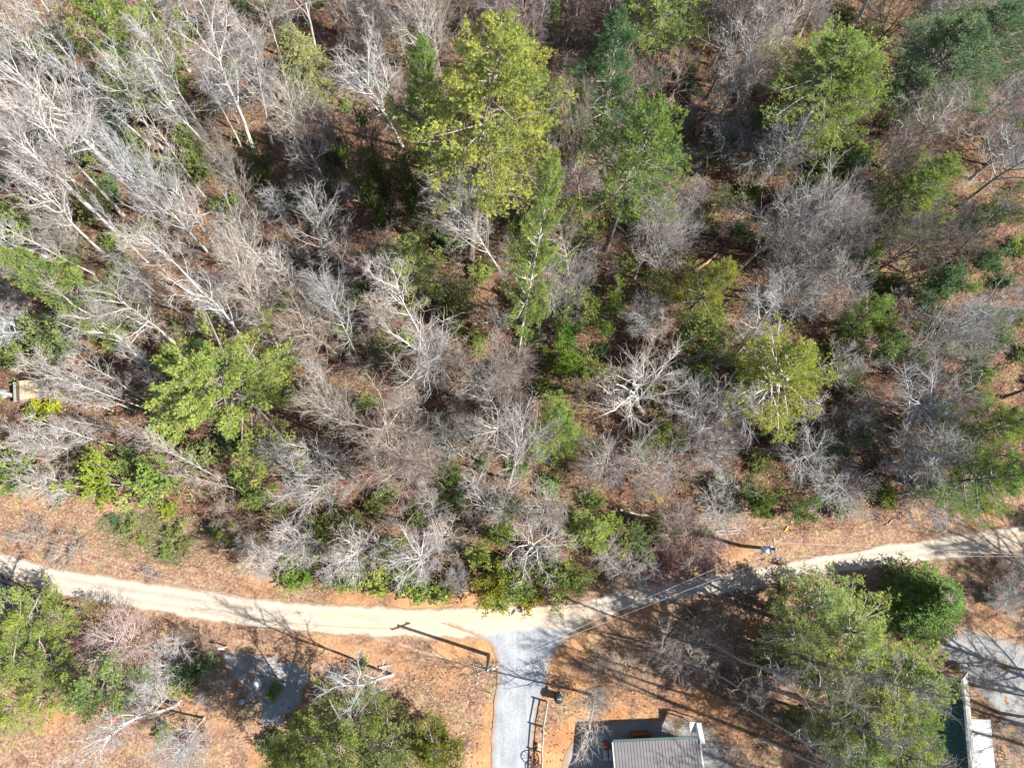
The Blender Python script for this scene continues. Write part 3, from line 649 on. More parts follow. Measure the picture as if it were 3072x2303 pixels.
tuft_stuff('ivy_mat', 'low green ground cover spreading on the leafy roadside bank', 'ground cover',
           [((285, 1150), 2.1), ((368, 1165), 2.3), ((300, 1130), 1.4), ((380, 1195), 1.2), ((235, 1130), 1.0)], 26000, .24, (.17, .19, .085), 62, 1.1)

# ---------------------------------------------------------------- trees
PALE, GREY, TAN, DARK, RED, SILV = (.43, .405, .375), (.34, .33, .315), (.35, .305, .26), (.14, .125, .11), (.31, .25, .225), (.485, .47, .445)
BARKS = []
PROT = []        # picture discs kept free of scattered crowns
placed = []      # (x, y, radius)
reg = []         # trees waiting for a relative label
def place(kind, base, h=None, R=None, top=None, name='bare_tree', bark=GREY, leaf=(.11, .15, .045), label=None, cat='tree', group=None, variant=None, sink=.05):
    """base: world xy. top: world point the tip leans to."""
    vs = KINDS[kind]
    if variant is None: variant = KCYC[kind] % len(vs); KCYC[kind] += 1
    v = vs[variant % len(vs)]
    x, y = float(base[0]), float(base[1]); z = float(hf(x, y)) - sink
    root = bpy.data.objects.new(name, None); col.objects.link(root); root.empty_display_size = .3
    root.location = (x, y, z)
    ax = Vector((0, 0, 1))
    if top is not None:
        ax = Vector((top[0] - x, top[1] - y, top[2])); h = ax.length if h is None else h; ax.normalize()
    elif kind not in ('shrub', 'low', 'brush'):
        ax = Vector((RNG.normal(0, .035), RNG.normal(0, .035), 1)).normalized()
    h = h or v['h']; R = R or v['R'] * h / v['h']
    root.rotation_mode = 'QUATERNION'
    root.rotation_quaternion = ax.to_track_quat('Z', 'Y') @ Quaternion((0, 0, 1), RNG.random() * 2 * pi)
    s = R / v['R']; root.scale = (s, s, h / v['h'])
    j = RNG.normal(0, .06); jj = RNG.normal(0, .03)
    tb = tuple(max(.02, c * (1 + j + q)) for c, q in zip(bark, (jj, 0, -jj))); tl = tuple(max(.008, c * (1 + j + q)) for c, q in zip(leaf, (jj * 2, 0, 0)))
    for part in ('trunk', 'limbs', 'stems', 'crown', 'foliage'):
        if part in v: mobj(part, v[part], root, tl if part == 'foliage' else tb)
    placed.append((x, y, R))
    if cat: root['category'] = cat
    if label: root['label'] = label
    if group: root['group'] = group
    reg.append(dict(o=root, kind=kind, x=x, y=y, h=h, R=R, bark=bark, leaf=leaf, top=np.array([x + ax.x / ax.z * h, y + ax.y / ax.z * h, h]), label=label))
    return root

def bt(kind, bx, by, tx, ty, **kw):
    """base pixel and top pixel (V): solve the height where the view ray through the top passes nearest the stem"""
    B = gv(bx, by); lo, best = 1e9, 12.0
    for h in np.arange(3, 27, .25):
        q = gv(tx, ty, h); e = hypot(q[0] - B[0], q[1] - B[1]) + abs(h - kw.get('hexp', h)) * kw.get('hw', .12) + h * .02
        if e < lo: lo, best = e, h
    kw.pop('hexp', None); kw.pop('hw', None)
    T = gv(tx, ty, best); lean = hypot(T[0] - B[0], T[1] - B[1]) / best
    if lean > .28: T[:2] = B[:2] + (T[:2] - B[:2]) * .28 / lean
    rv = kw.pop('rv', None)
    if rv and kind.startswith('pine'): rv *= 1.25
    if rv: kw['R'] = rv * mpv((*T[:2], best * .7))
    return place(kind, B, h=best, top=T, **kw)
def ch(kind, cx, cy, h, rv=None, frac=.6, **kw):
    """crown centre pixel (V) seen at frac*h"""
    C = gv(cx, cy, h * frac)
    if rv and kind.startswith('pine'): rv *= 1.2
    if rv: kw['R'] = rv * mpv(C)
    return place(kind, C, h=h, **kw)

E_, CAT = 'evergreen', 'tree'
YG, MG, DG, BG, YY, LG, OG = (.36, .425, .14), (.28, .36, .125), (.135, .225, .125), (.31, .40, .13), (.35, .40, .10), (.34, .42, .185), (.27, .30, .135)
PB = (.24, .20, .17)
def ev(kind, cx, cy, h, rv, leaf, label, name='pine_tree', cat='pine tree', frac=.65, **kw):
    PROT.append((cx, cy, rv))
    return ch(kind, cx, cy, h, rv, frac, name=name, bark=kw.pop('bark', PB), leaf=leaf, label=label, cat=cat, **kw)

# --- named evergreens
ev('pineStar', 505, 842, 15, 150, YG, 'broad yellow green pine left of centre with branches raying out like a star', frac=.55, variant=0)
bt('pineL', 1015, 565, 1085, 20, rv=140, name='pine_tree', bark=PB, leaf=YG, label='giant pine at top centre, the tallest and widest green crown there', cat='pine tree', variant=0, hexp=25)
bt('pineL', 1075, 470, 1140, 60, rv=85, name='pine_tree', bark=PB, leaf=MG, label='dense green pine crowding the right side of the giant top centre pine', cat='pine tree', variant=1, hexp=22)
bt('pineM', 1120, 760, 1195, 300, rv=55, name='pine_tree', bark=(.55, .5, .46), leaf=YG, label='slim pine with a long pale bare trunk just below the giant top centre pine', cat='pine tree', variant=1, hexp=20)
bt('pineM', 930, 420, 900, 70, rv=60, name='pine_tree', bark=PB, leaf=MG, label='narrow green pine standing left of the giant top centre pine', cat='pine tree', variant=1, hexp=19)
bt('pineL', 1308, 540, 1440, 230, rv=95, name='pine_tree', bark=PB, leaf=MG, label='leaning pine right of centre with its thick dark trunk showing below the crown', cat='pine tree', variant=1, hexp=22)
bt('pineM', 1290, 330, 1340, 40, rv=80, name='pine_tree', bark=PB, leaf=DG, label='dark green pine against the top edge right of the giant pine', cat='pine tree', variant=0, hexp=17)
bt('pineL', 1398, 168, 1470, -90, rv=80, name='pine_tree', bark=(.2, .17, .15), leaf=MG, label='pine with a thick dark slanting trunk at the top edge right of centre', cat='pine tree', hexp=22)
bt('pineL', 1688, 336, 1850, 60, rv=100, name='pine_tree', bark=PB, leaf=MG, label='broad green pine at upper right above three parallel trunks', cat='pine tree', variant=1, hexp=24)
bt('pineM', 1711, 350, 1890, 110, rv=80, name='pine_tree', bark=PB, leaf=YG, label='yellow green pine filling the lower right of the upper right pine group', cat='pine tree', hexp=23)
bt('slim', 1751, 346, 1880, 190, rv=35, bark=(.33, .3, .27), label='thin leafless trunk slanting beside the upper right pine group')
bt('pineL', 1905, 300, 2110, 50, rv=105, name='pine_tree', bark=(.18, .15, .13), leaf=DG, label='dark green pine in the top right corner with a heavy dark trunk', cat='pine tree', variant=0, hexp=23)
bt('pineL', 2030, 250, 2200, 20, rv=80, name='pine_tree', bark=PB, leaf=DG, label='rightmost dark pine cut by the top right corner of the picture', cat='pine tree', variant=1, hexp=23)
bt('pineM', 1875, 517, 2060, 350, rv=68, name='pine_tree', bark=(.2, .17, .15), leaf=BG, label='bright yellow green pine at middle right over a dark slanting trunk', cat='pine tree', variant=1, hexp=19)
bt('pineM', 1480, 682, 1575, 580, rv=55, name='pine_tree', bark=(.25, .22, .19), leaf=YY, label='small golden green pine on a long thin trunk right of centre', cat='pine tree', variant=0, hexp=15)
bt('pineM', 1625, 865, 1765, 765, rv=100, name='pine_tree', bark=(.45, .42, .39), leaf=(.33, .41, .10), label='round golden green pine in the right half, darker on its left side', cat='pine tree', variant=0, hexp=18)
ev('pineM', 255, 58, 18, 88, MG, 'soft green pine near the top left corner', variant=1)
ev('fir', 645, 120, 7.5, 84, (.36, .36, .20), 'olive cone shaped conifer with pale right side near the top left', name='conifer_tree', cat='conifer')
ev('pineM', 138, 612, 17, 70, MG, 'bushy green pine near the left edge, half way up', variant=0)
ev('holly', 815, 375, 15, 58, (.12, .16, .04), 'glossy green leafy evergreen left of the giant pine trunk', name='evergreen_tree', cat='evergreen')
ev('holly', 880, 395, 14, 55, (.10, .15, .06), 'blue green leafy evergreen touching the glossy one left of the giant pine trunk', name='evergreen_tree', cat='evergreen')
ev('pineM', 888, 560, 14, 60, LG, 'pale green rounded evergreen in the middle of the upper woods', name='evergreen_tree', cat='evergreen')
ev('pineM', 1213, 918, 13, 64, BG, 'upright yellow green young pine in the centre of the woods', variant=0)
ev('pineS', 1300, 1150, 5.5, 52, BG, 'round soft green young pine close to the road bend', name='pine_tree', variant=1)
ev('pineM', 2185, 925, 16, 62, MG, 'green pine cut by the right edge of the picture, upper of the two there', variant=1)
ev('pineM', 2150, 1020, 14, 78, BG, 'yellow green pine by the right edge just above the roadside bank', variant=0)
ev('pineS', 1880, 668, 8, 38, BG, 'small bright green pine in the right woods above the golden pine')
ev('pineM', -15, 1345, 14, 66, YG, 'large yellow green pine hanging over the parked car at the left edge', variant=0, frac=.7)
ev('pineM', -10, 1440, 13, 66, MG, 'pine behind the left edge pine, nearer the bottom left corner', variant=1, frac=.7)
ev('pineM', 20, 1535, 12, 58, YG, 'bottom left corner pine with loose yellow green boughs', variant=0, frac=.7)
ev('pineS', 200, 1490, 9, 62, LG, 'pale green airy pine between the leafless pale trees at bottom left', variant=0)
ev('pineM', 720, 1590, 16, 90, MG, 'wide green pine at the bottom edge left of the driveway', variant=0)
ev('pineM', 640, 1630, 13, 62, MG, 'bushy pine at the bottom edge, left side of the wide green pine', variant=1)
ev('pineS', 820, 1640, 10, 68, OG, 'olive green pine at the bottom edge, right side of the wide green pine', variant=0)
ev('pineS', 932, 1625, 6.5, 62, (.19, .21, .035), 'rounded yellow green cedar nearest the left side of the driveway', name='cedar_tree', cat='cedar', variant=1)
ev('fir', 2022, 1312, 6, 108, (.16, .27, .07), 'dark glossy spruce with spiky tips beside the grey parking lot', name='spruce_tree', cat='spruce tree', frac=.5)
# lower right stand: bases known from the long shadows
for (bx, by, tx, ty, rv, lf, lb, v_) in [
    (1735, 1352, 1935, 1385, 95, YG, 'yellow green pine beside the dark spruce with a curved grey trunk', 1),
    (1688, 1326, 1850, 1310, 75, LG, 'pale green pine between the road and the lower right pine stand', 1),
    (1640, 1362, 1790, 1400, 80, OG, 'thin olive crowned pine leftmost in the lower right stand', 0),
    (1812, 1453, 2015, 1500, 90, YG, 'pine leaning towards the green roofed house, upper of the stand', 1),
    (1788, 1476, 1990, 1570, 95, YG, 'pine whose crown overhangs the left slope of the green roof', 0),
    (1765, 1580, 1960, 1640, 85, MG, 'pine at the bottom edge in the lower right stand', 1),
    (1722, 1500, 1840, 1620, 50, MG, 'small crowned pine left of the bottom edge pine in the lower right stand', 1),
    (1838, 1565, 2045, 1650, 80, YG, 'pine at the bottom edge nearest the left slope of the green roof', 1),
    (1850, 1500, 2050, 1580, 70, MG, 'green pine between the overhanging pine and the ridge of the green roof', 0),
    (1700, 1440, 1830, 1450, 60, OG, 'sparse pine standing in the middle of the lower right stand', 0)]:
    bt('pineT', bx, by, tx, ty, rv=rv * .82, name='pine_tree', bark=(.24, .22, .20), leaf=lf, label=lb, cat='pine tree', variant=v_, hexp=12.5, hw=1.)

# --- leafless trees read off the photograph: kind, base, top, crown radius (V), bark, label
BT = [
 ('oak', 548, 323, 430, 60, 95, SILV, 'big pale tree at upper left with wide crooked limbs over dark shade', 16),
 ('tall', 520, 315, 440, 120, 45, PALE, 'thinner pale trunk just left of the big crooked limbed tree', 14),
 ('vase', 710, 410, 615, 190, 85, PALE, 'fan crowned pale tree right of the big crooked tree at upper left', 15),
 ('tall', 363, 337, 165, 90, 75, SILV, 'tall pale tree with feathery crown left of the broken snag', 18),
 ('tall', 183, 250, 0, 20, 60, SILV, 'tall forked white trunk near the top left corner', 19),
 ('tall', 263, 463, 40, 180, 80, SILV, 'tall white tree sweeping up left, upper of the left edge group', 19),
 ('tall', 263, 513, 20, 300, 80, SILV, 'white trunk lying across the left woods, lower of the twin pale trunks', 19),
 ('tall', 250, 500, -40, 240, 60, SILV, 'white trunk lying across the left woods, upper of the twin pale trunks', 19),
 ('slim', 440, 423, 310, 230, 35, PALE, 'straight thin pale trunk crossing above the round evergreen thicket at left', 15),
 ('vase', 450, 545, 250, 320, 75, SILV, 'pale tree with arching limbs in the middle of the left woods', 17),
 ('tall', 227, 550, 30, 390, 75, SILV, 'curving white trunk low in the left edge group', 18),
 ('tall', 95, 553, -60, 450, 60, SILV, 'white trunk cut by the left edge above the bushy pine', 15),
 ('tall', 480, 550, 330, 380, 50, PALE, 'pale straight tree behind the arching limbed one in the left woods', 16),
 ('fine', 550, 467, 465, 330, 45, TAN, 'small tan branching tree on the reddish leaf clearing', 11),
 ('slim', 625, 490, 550, 390, 38, GREY, 'slender grey tree right of the reddish leaf clearing', 12),
 ('slim', 588, 147, 520, 10, 35, PALE, 'twin slender trunks left of the olive conifer', 14),
 ('tall', 480, 160, 380, -40, 60, PALE, 'pale trunk running to the top edge right of the soft green pine', 18),
 ('vase', 700, 605, 672, 465, 72, PALE, 'round fan of fine pale twigs in the upper left centre', 12),
 ('vase', 607, 760, 498, 520, 70, PALE, 'tree whose fan of steep limbs stands on a dark mossy trunk', 17),
 ('oak', 563, 787, 430, 610, 85, SILV, 'white trunked tree with its foot above the star shaped pine', 16),
 ('slim', 597, 650, 515, 550, 45, PALE, 'short leaning pale trunk right of the steep limbed fan tree', 11),
 ('oak', 393, 753, 250, 600, 70, PALE, 'crooked pale tree above left of the star shaped pine', 15),
 ('oak', 323, 787, 185, 650, 72, PALE, 'wide arching pale crown left of the star shaped pine', 14),
 ('tall', 127, 720, -30, 665, 60, SILV, 'white trunk at the left edge below the bushy pine', 14),
 ('slim', 337, 890, 75, 776, 32, PALE, 'first of the thin mossy trunks slanting right of the tan hut roof', 18),
 ('slim', 290, 886, 107, 806, 26, PALE, 'second of the thin mossy trunks, shortest, right of the hut roof', 14),
 ('slim', 300, 865, 60, 745, 28, GREY, 'thin grey trunk above the mossy trunks near the hut', 17),
 ('slim', 243, 886, 95, 830, 26, PALE, 'thin pale trunk slanting nearest to the tan hut roof', 12),
 ('slim', 330, 873, 190, 770, 34, GREY, 'slim grey tree in the blue shade left of the star shaped pine', 13),
 ('slim', 370, 870, 225, 745, 36, GREY, 'slim twiggy tree in the shade touching the star shaped pine', 13),
 ('slim', 283, 933, 130, 880, 26, PALE, 'mossy thin trunk lowest in the slanting group near the hut', 13),
 ('slim', 397, 990, 230, 935, 32, PALE, 'pale thin trunk below the star shaped pine, slanting left', 14),
 ('slim', 475, 1032, 290, 965, 30, PALE, 'pale slim trunk under the star shaped pine, second from the bottom', 14),
 ('slim', 523, 1060, 380, 1010, 26, PALE, 'lowest pale slim trunk slanting above the roadside bank at left', 12),
 ('fine', 735, 1025, 640, 1015, 68, PALE, 'low white fan tree spreading left, right of the star shaped pine', 9),
 ('oak', 880, 1006, 790, 930, 105, TAN, 'broad tan tree with thick forked limbs in the lower left centre', 13),
 ('vase', 790, 950, 700, 860, 60, PALE, 'pale fan tree between the star shaped pine and the thick limbed tan tree', 12),
 ('vase', 777, 783, 695, 650, 65, PALE, 'pale tree with wide fine crown below the upper centre fans', 14),
 ('tall', 924, 765, 865, 600, 62, SILV, 'tall white tree with a straight trunk in the centre left woods', 15),
 ('vase', 930, 840, 958, 755, 68, GREY, 'round grey radiating crown at the centre of the woods', 10),
 ('fine', 1100, 855, 1105, 770, 64, RED, 'reddish fine twigged round crown at the centre of the woods', 9),
 ('vase', 1174, 703, 1225, 585, 70, GREY, 'grey branching tree right of the slim pine with the long bare trunk', 13),
 ('oak', 1385, 890, 1400, 800, 118, SILV, 'large white star of limbs right of centre among green shrubs', 14),
 ('vase', 1100, 1037, 1105, 950, 80, PALE, 'pale radiating tree left of the upright yellow green pine', 11),
 ('vase', 1290, 1010, 1310, 975, 75, GREY, 'grey fan of twigs below the large white star tree', 9),
 ('fine', 1070, 1090, 1050, 1055, 62, PALE, 'low pale spreading tree under the radiating one, bottom centre woods', 7),
 ('fine', 1390, 740, 1395, 675, 55, GREY, 'small grey crown above the large white star tree', 9),
 ('fine', 1000, 985, 990, 930, 50, (.40, .40, .36), 'greenish grey soft crown between the tan tree and the radiating one', 8),
 ('slim', 897, 907, 835, 820, 40, PALE, 'slender pale tree above the thick limbed tan tree', 11),
 ('vase', 1080, 582, 965, 425, 68, PALE, 'bluish pale tree leaning left below the giant pine', 15),
 ('vase', 868, 315, 775, 180, 90, SILV, 'bright fan of white limbs left of the narrow green pine', 15),
 ('vase', 930, 215, 885, 20, 70, PALE, 'pale crown at the top edge above the narrow green pine', 15),
 ('fine', 1255, 462, 1240, 235, 60, RED, 'reddish vase shaped crown right of the giant pine', 14),
 ('fine', 1330, 275, 1335, 200, 42, GREY, 'small round grey crown under the dark top edge pine', 8),
 ('vase', 1370, 600, 1440, 450, 68, GREY, 'pale grey fan crown below the leaning pine', 13),
 ('vase', 1502, 293, 1570, 150, 70, GREY, 'grey branching tree left of the upper right pine group', 14),
 ('tall', 1545, 60, 1600, -60, 55, GREY, 'grey trunk at the top edge between the two upper right pine groups', 15),
 ('fine', 1610, 215, 1650, 100, 60, RED, 'pinkish fine crown near the top edge left of the upper right pines', 11),
 ('fine', 1570, 365, 1625, 290, 70, GREY, 'rounded grey crown left of the three parallel pine trunks', 10),
 ('tall', 1901, 367, 2045, 170, 75, PALE, 'pink tinted tree below the dark top right pine', 16),
 ('tall', 2101, 383, 2195, 260, 75, GREY, 'grey spreading tree at the right edge above the bright pine level', 15),
 ('vase', 1640, 570, 1775, 430, 100, GREY, 'wide pale grey crown in the middle right woods', 14),
 ('fine', 1800, 520, 1850, 440, 70, GREY, 'soft grey crown right of the wide pale one at middle right', 10),
 ('tall', 1568, 790, 1690, 640, 80, GREY, 'grey tree with a dark forked trunk left of the golden pine', 15),
 ('vase', 1658, 670, 1745, 585, 80, GREY, 'pale grey crown directly above the golden pine', 12),
 ('fine', 1505, 925, 1580, 870, 76, (.40, .38, .38), 'dark grey dense crown below the green shrubs right of centre', 10),
 ('slim', 1680, 925, 1745, 875, 45, PALE, 'forked white stem below the golden pine', 9),
 ('vase', 1930, 940, 2055, 830, 115, GREY, 'very wide blue grey crown in the right woods', 14),
 ('fine', 2055, 750, 2100, 670, 62, GREY, 'blue grey rounded crown near the right edge', 11),
 ('fine', 1840, 915, 1870, 880, 58, RED, 'purple grey crown between the golden pine and the wide blue grey crown', 8),
 ('vase', 1690, 995, 1750, 990, 80, GREY, 'low spreading grey tree below the forked white stem', 10),
 ('fine', 1800, 1060, 1830, 1050, 78, GREY, 'grey thicket crown just above the roadside bank at right', 8),
 ('fine', 1980, 1060, 2015, 1035, 80, GREY, 'grey crown above the bank between the wide blue grey crown and the road', 8),
 ('tall', 1958, 1016, 2150, 950, 60, DARK, 'long dark trunk slanting to the right edge above the bank', 16),
 ('tall', 2060, 553, 2220, 415, 60, DARK, 'dark slanting trunk reaching the right edge half way up', 17),
 ('fine', 1535, 1000, 1540, 975, 60, PALE, 'white fan of twigs left of the low spreading grey tree', 8),
 ('fine', 1560, 1095, 1560, 1072, 60, PALE, 'pale fan tree at the wood edge above the right utility pole', 6),
 ('vase', 665, 1172, 618, 1168, 62, SILV, 'white fan tree by the wood edge at lower left, first from the left', 8),
 ('vase', 790, 1183, 735, 1182, 72, SILV, 'white fan tree by the wood edge at lower left, second from the left', 10),
 ('vase', 915, 1212, 880, 1212, 88, SILV, 'widest white fan tree above the clay stretch of the road', 10),
 ('oak', 1138, 1180, 1130, 1190, 85, PALE, 'gnarled pale tree seen from straight above by the overhanging green shrubs', 11),
 ('fine', 975, 1248, 985, 1252, 36, GREY, 'small grey bush tree at the wood edge beside the widest white fan', 5),
 ('fine', 1337, 1205, 1345, 1212, 58, GREY, 'grey crown at the road bend above the shaded road', 7),
 ('fine', 310, 1405, 240, 1385, 82, (.42, .34, .32), 'pinkish white crown below the road at left', 9),
 ('fine', 385, 1415, 352, 1420, 52, SILV, 'small white fan right of the pinkish crown below the road', 6),
 ('oak', 383, 1519, 215, 1595, 75, SILV, 'thick white leaning trunk at bottom left with crooked limbs', 16),
 ('vase', 440, 1550, 355, 1640, 62, SILV, 'pale crooked tree at the bottom edge right of the thick white trunk', 14),
 ('fine', 340, 1480, 300, 1500, 45, SILV, 'white upright fan above the thick white leaning trunk', 8),
 ('oak', 847, 1457, 765, 1502, 72, SILV, 'dead looking white tree throwing a long shadow to the road', 13),
 ('slim', 1281, 1500, 1300, 1610, 42, PALE, 'bare tree by the taupe metal roof whose white limbs hang over the shade', 15),
 ('fine', 1445, 1392, 1480, 1412, 66, TAN, 'tan bushy tree alone among the long shadows below the road', 7),
 ('small', 1690, 1470, 1672, 1472, 32, SILV, 'small white fan shrub in the lower right shade', 4),
 ('fine', 2150, 1300, 2185, 1300, 42, SILV, 'white twiggy tree at the right edge right of the dark spruce', 7),
 ('small', 1268, 1500, 1290, 1508, 40, GREY, 'low grey twig bush at the foot of the tree by the taupe roof', 4),
]
PROT += [(430, 1060, 70), (60, 845, 60), (1075, 200, 120), (1400, 330, 90), (1140, 350, 60), (1870, 120, 110), (2060, 370, 55), (1560, 600, 50), (1735, 780, 90), (1330, 70, 70), (905, 130, 50), (500, 410, 30), (783, 200, 60), (683, 510, 55), (1370, 860, 90), (430, 100, 60), (610, 240, 60)]
for k, bx, by, tx, ty, rv, bk, lb, he in BT:
    bt(k, bx, by, tx, ty, rv=rv, bark=bk, label=lb, cat='bare tree', hexp=he)

# --- broken snag
def snag():
    B = gv(400, 283); T = gv(302, 142, 11); rng = np.random.default_rng(3)
    ax = Vector((T[0] - B[0], T[1] - B[1], 11)); L = ax.length
    root = empty('dead_snag', (B[0], B[1], hf(B[0], B[1])), 'thick broken off dead trunk, white at the top, left of the big crooked tree', 'dead tree')
    root.rotation_mode = 'QUATERNION'; root.rotation_quaternion = ax.to_track_quat('Z', 'Y')
    P = grow(rng, np.zeros((1, 3)), np.array([[0, 0, 1.]]), np.array([L]), 14, .015, .02); r = np.linspace(.3, .19, 14)[None]
    V, F = tubes(P, r, 9, rng); V[-9:, 2] += rng.uniform(-.6, .5, 9)
    mobj('trunk', npmesh('trunk', V, F, BARK), root, (.68, .64, .6))
    n = 9; p, T_ = at(P, np.zeros(n, int), rng.uniform(.35, .95, n)); az = rng.random(n) * 6.28
    Q = grow(rng, p, np.stack([np.cos(az), np.sin(az), np.full(n, .5)], 1), rng.uniform(.5, 1.8, n), 5, .15, 0)
    mobj('broken_limbs', npmesh('broken_limbs', *[x if i == 0 else [x] for i, x in enumerate(tubes(Q, np.full((n, 1), .05) * np.linspace(1, .3, 5)[None], 5, rng))], TWIG, np.zeros(n * 25)), root, (.7, .66, .62))
snag()

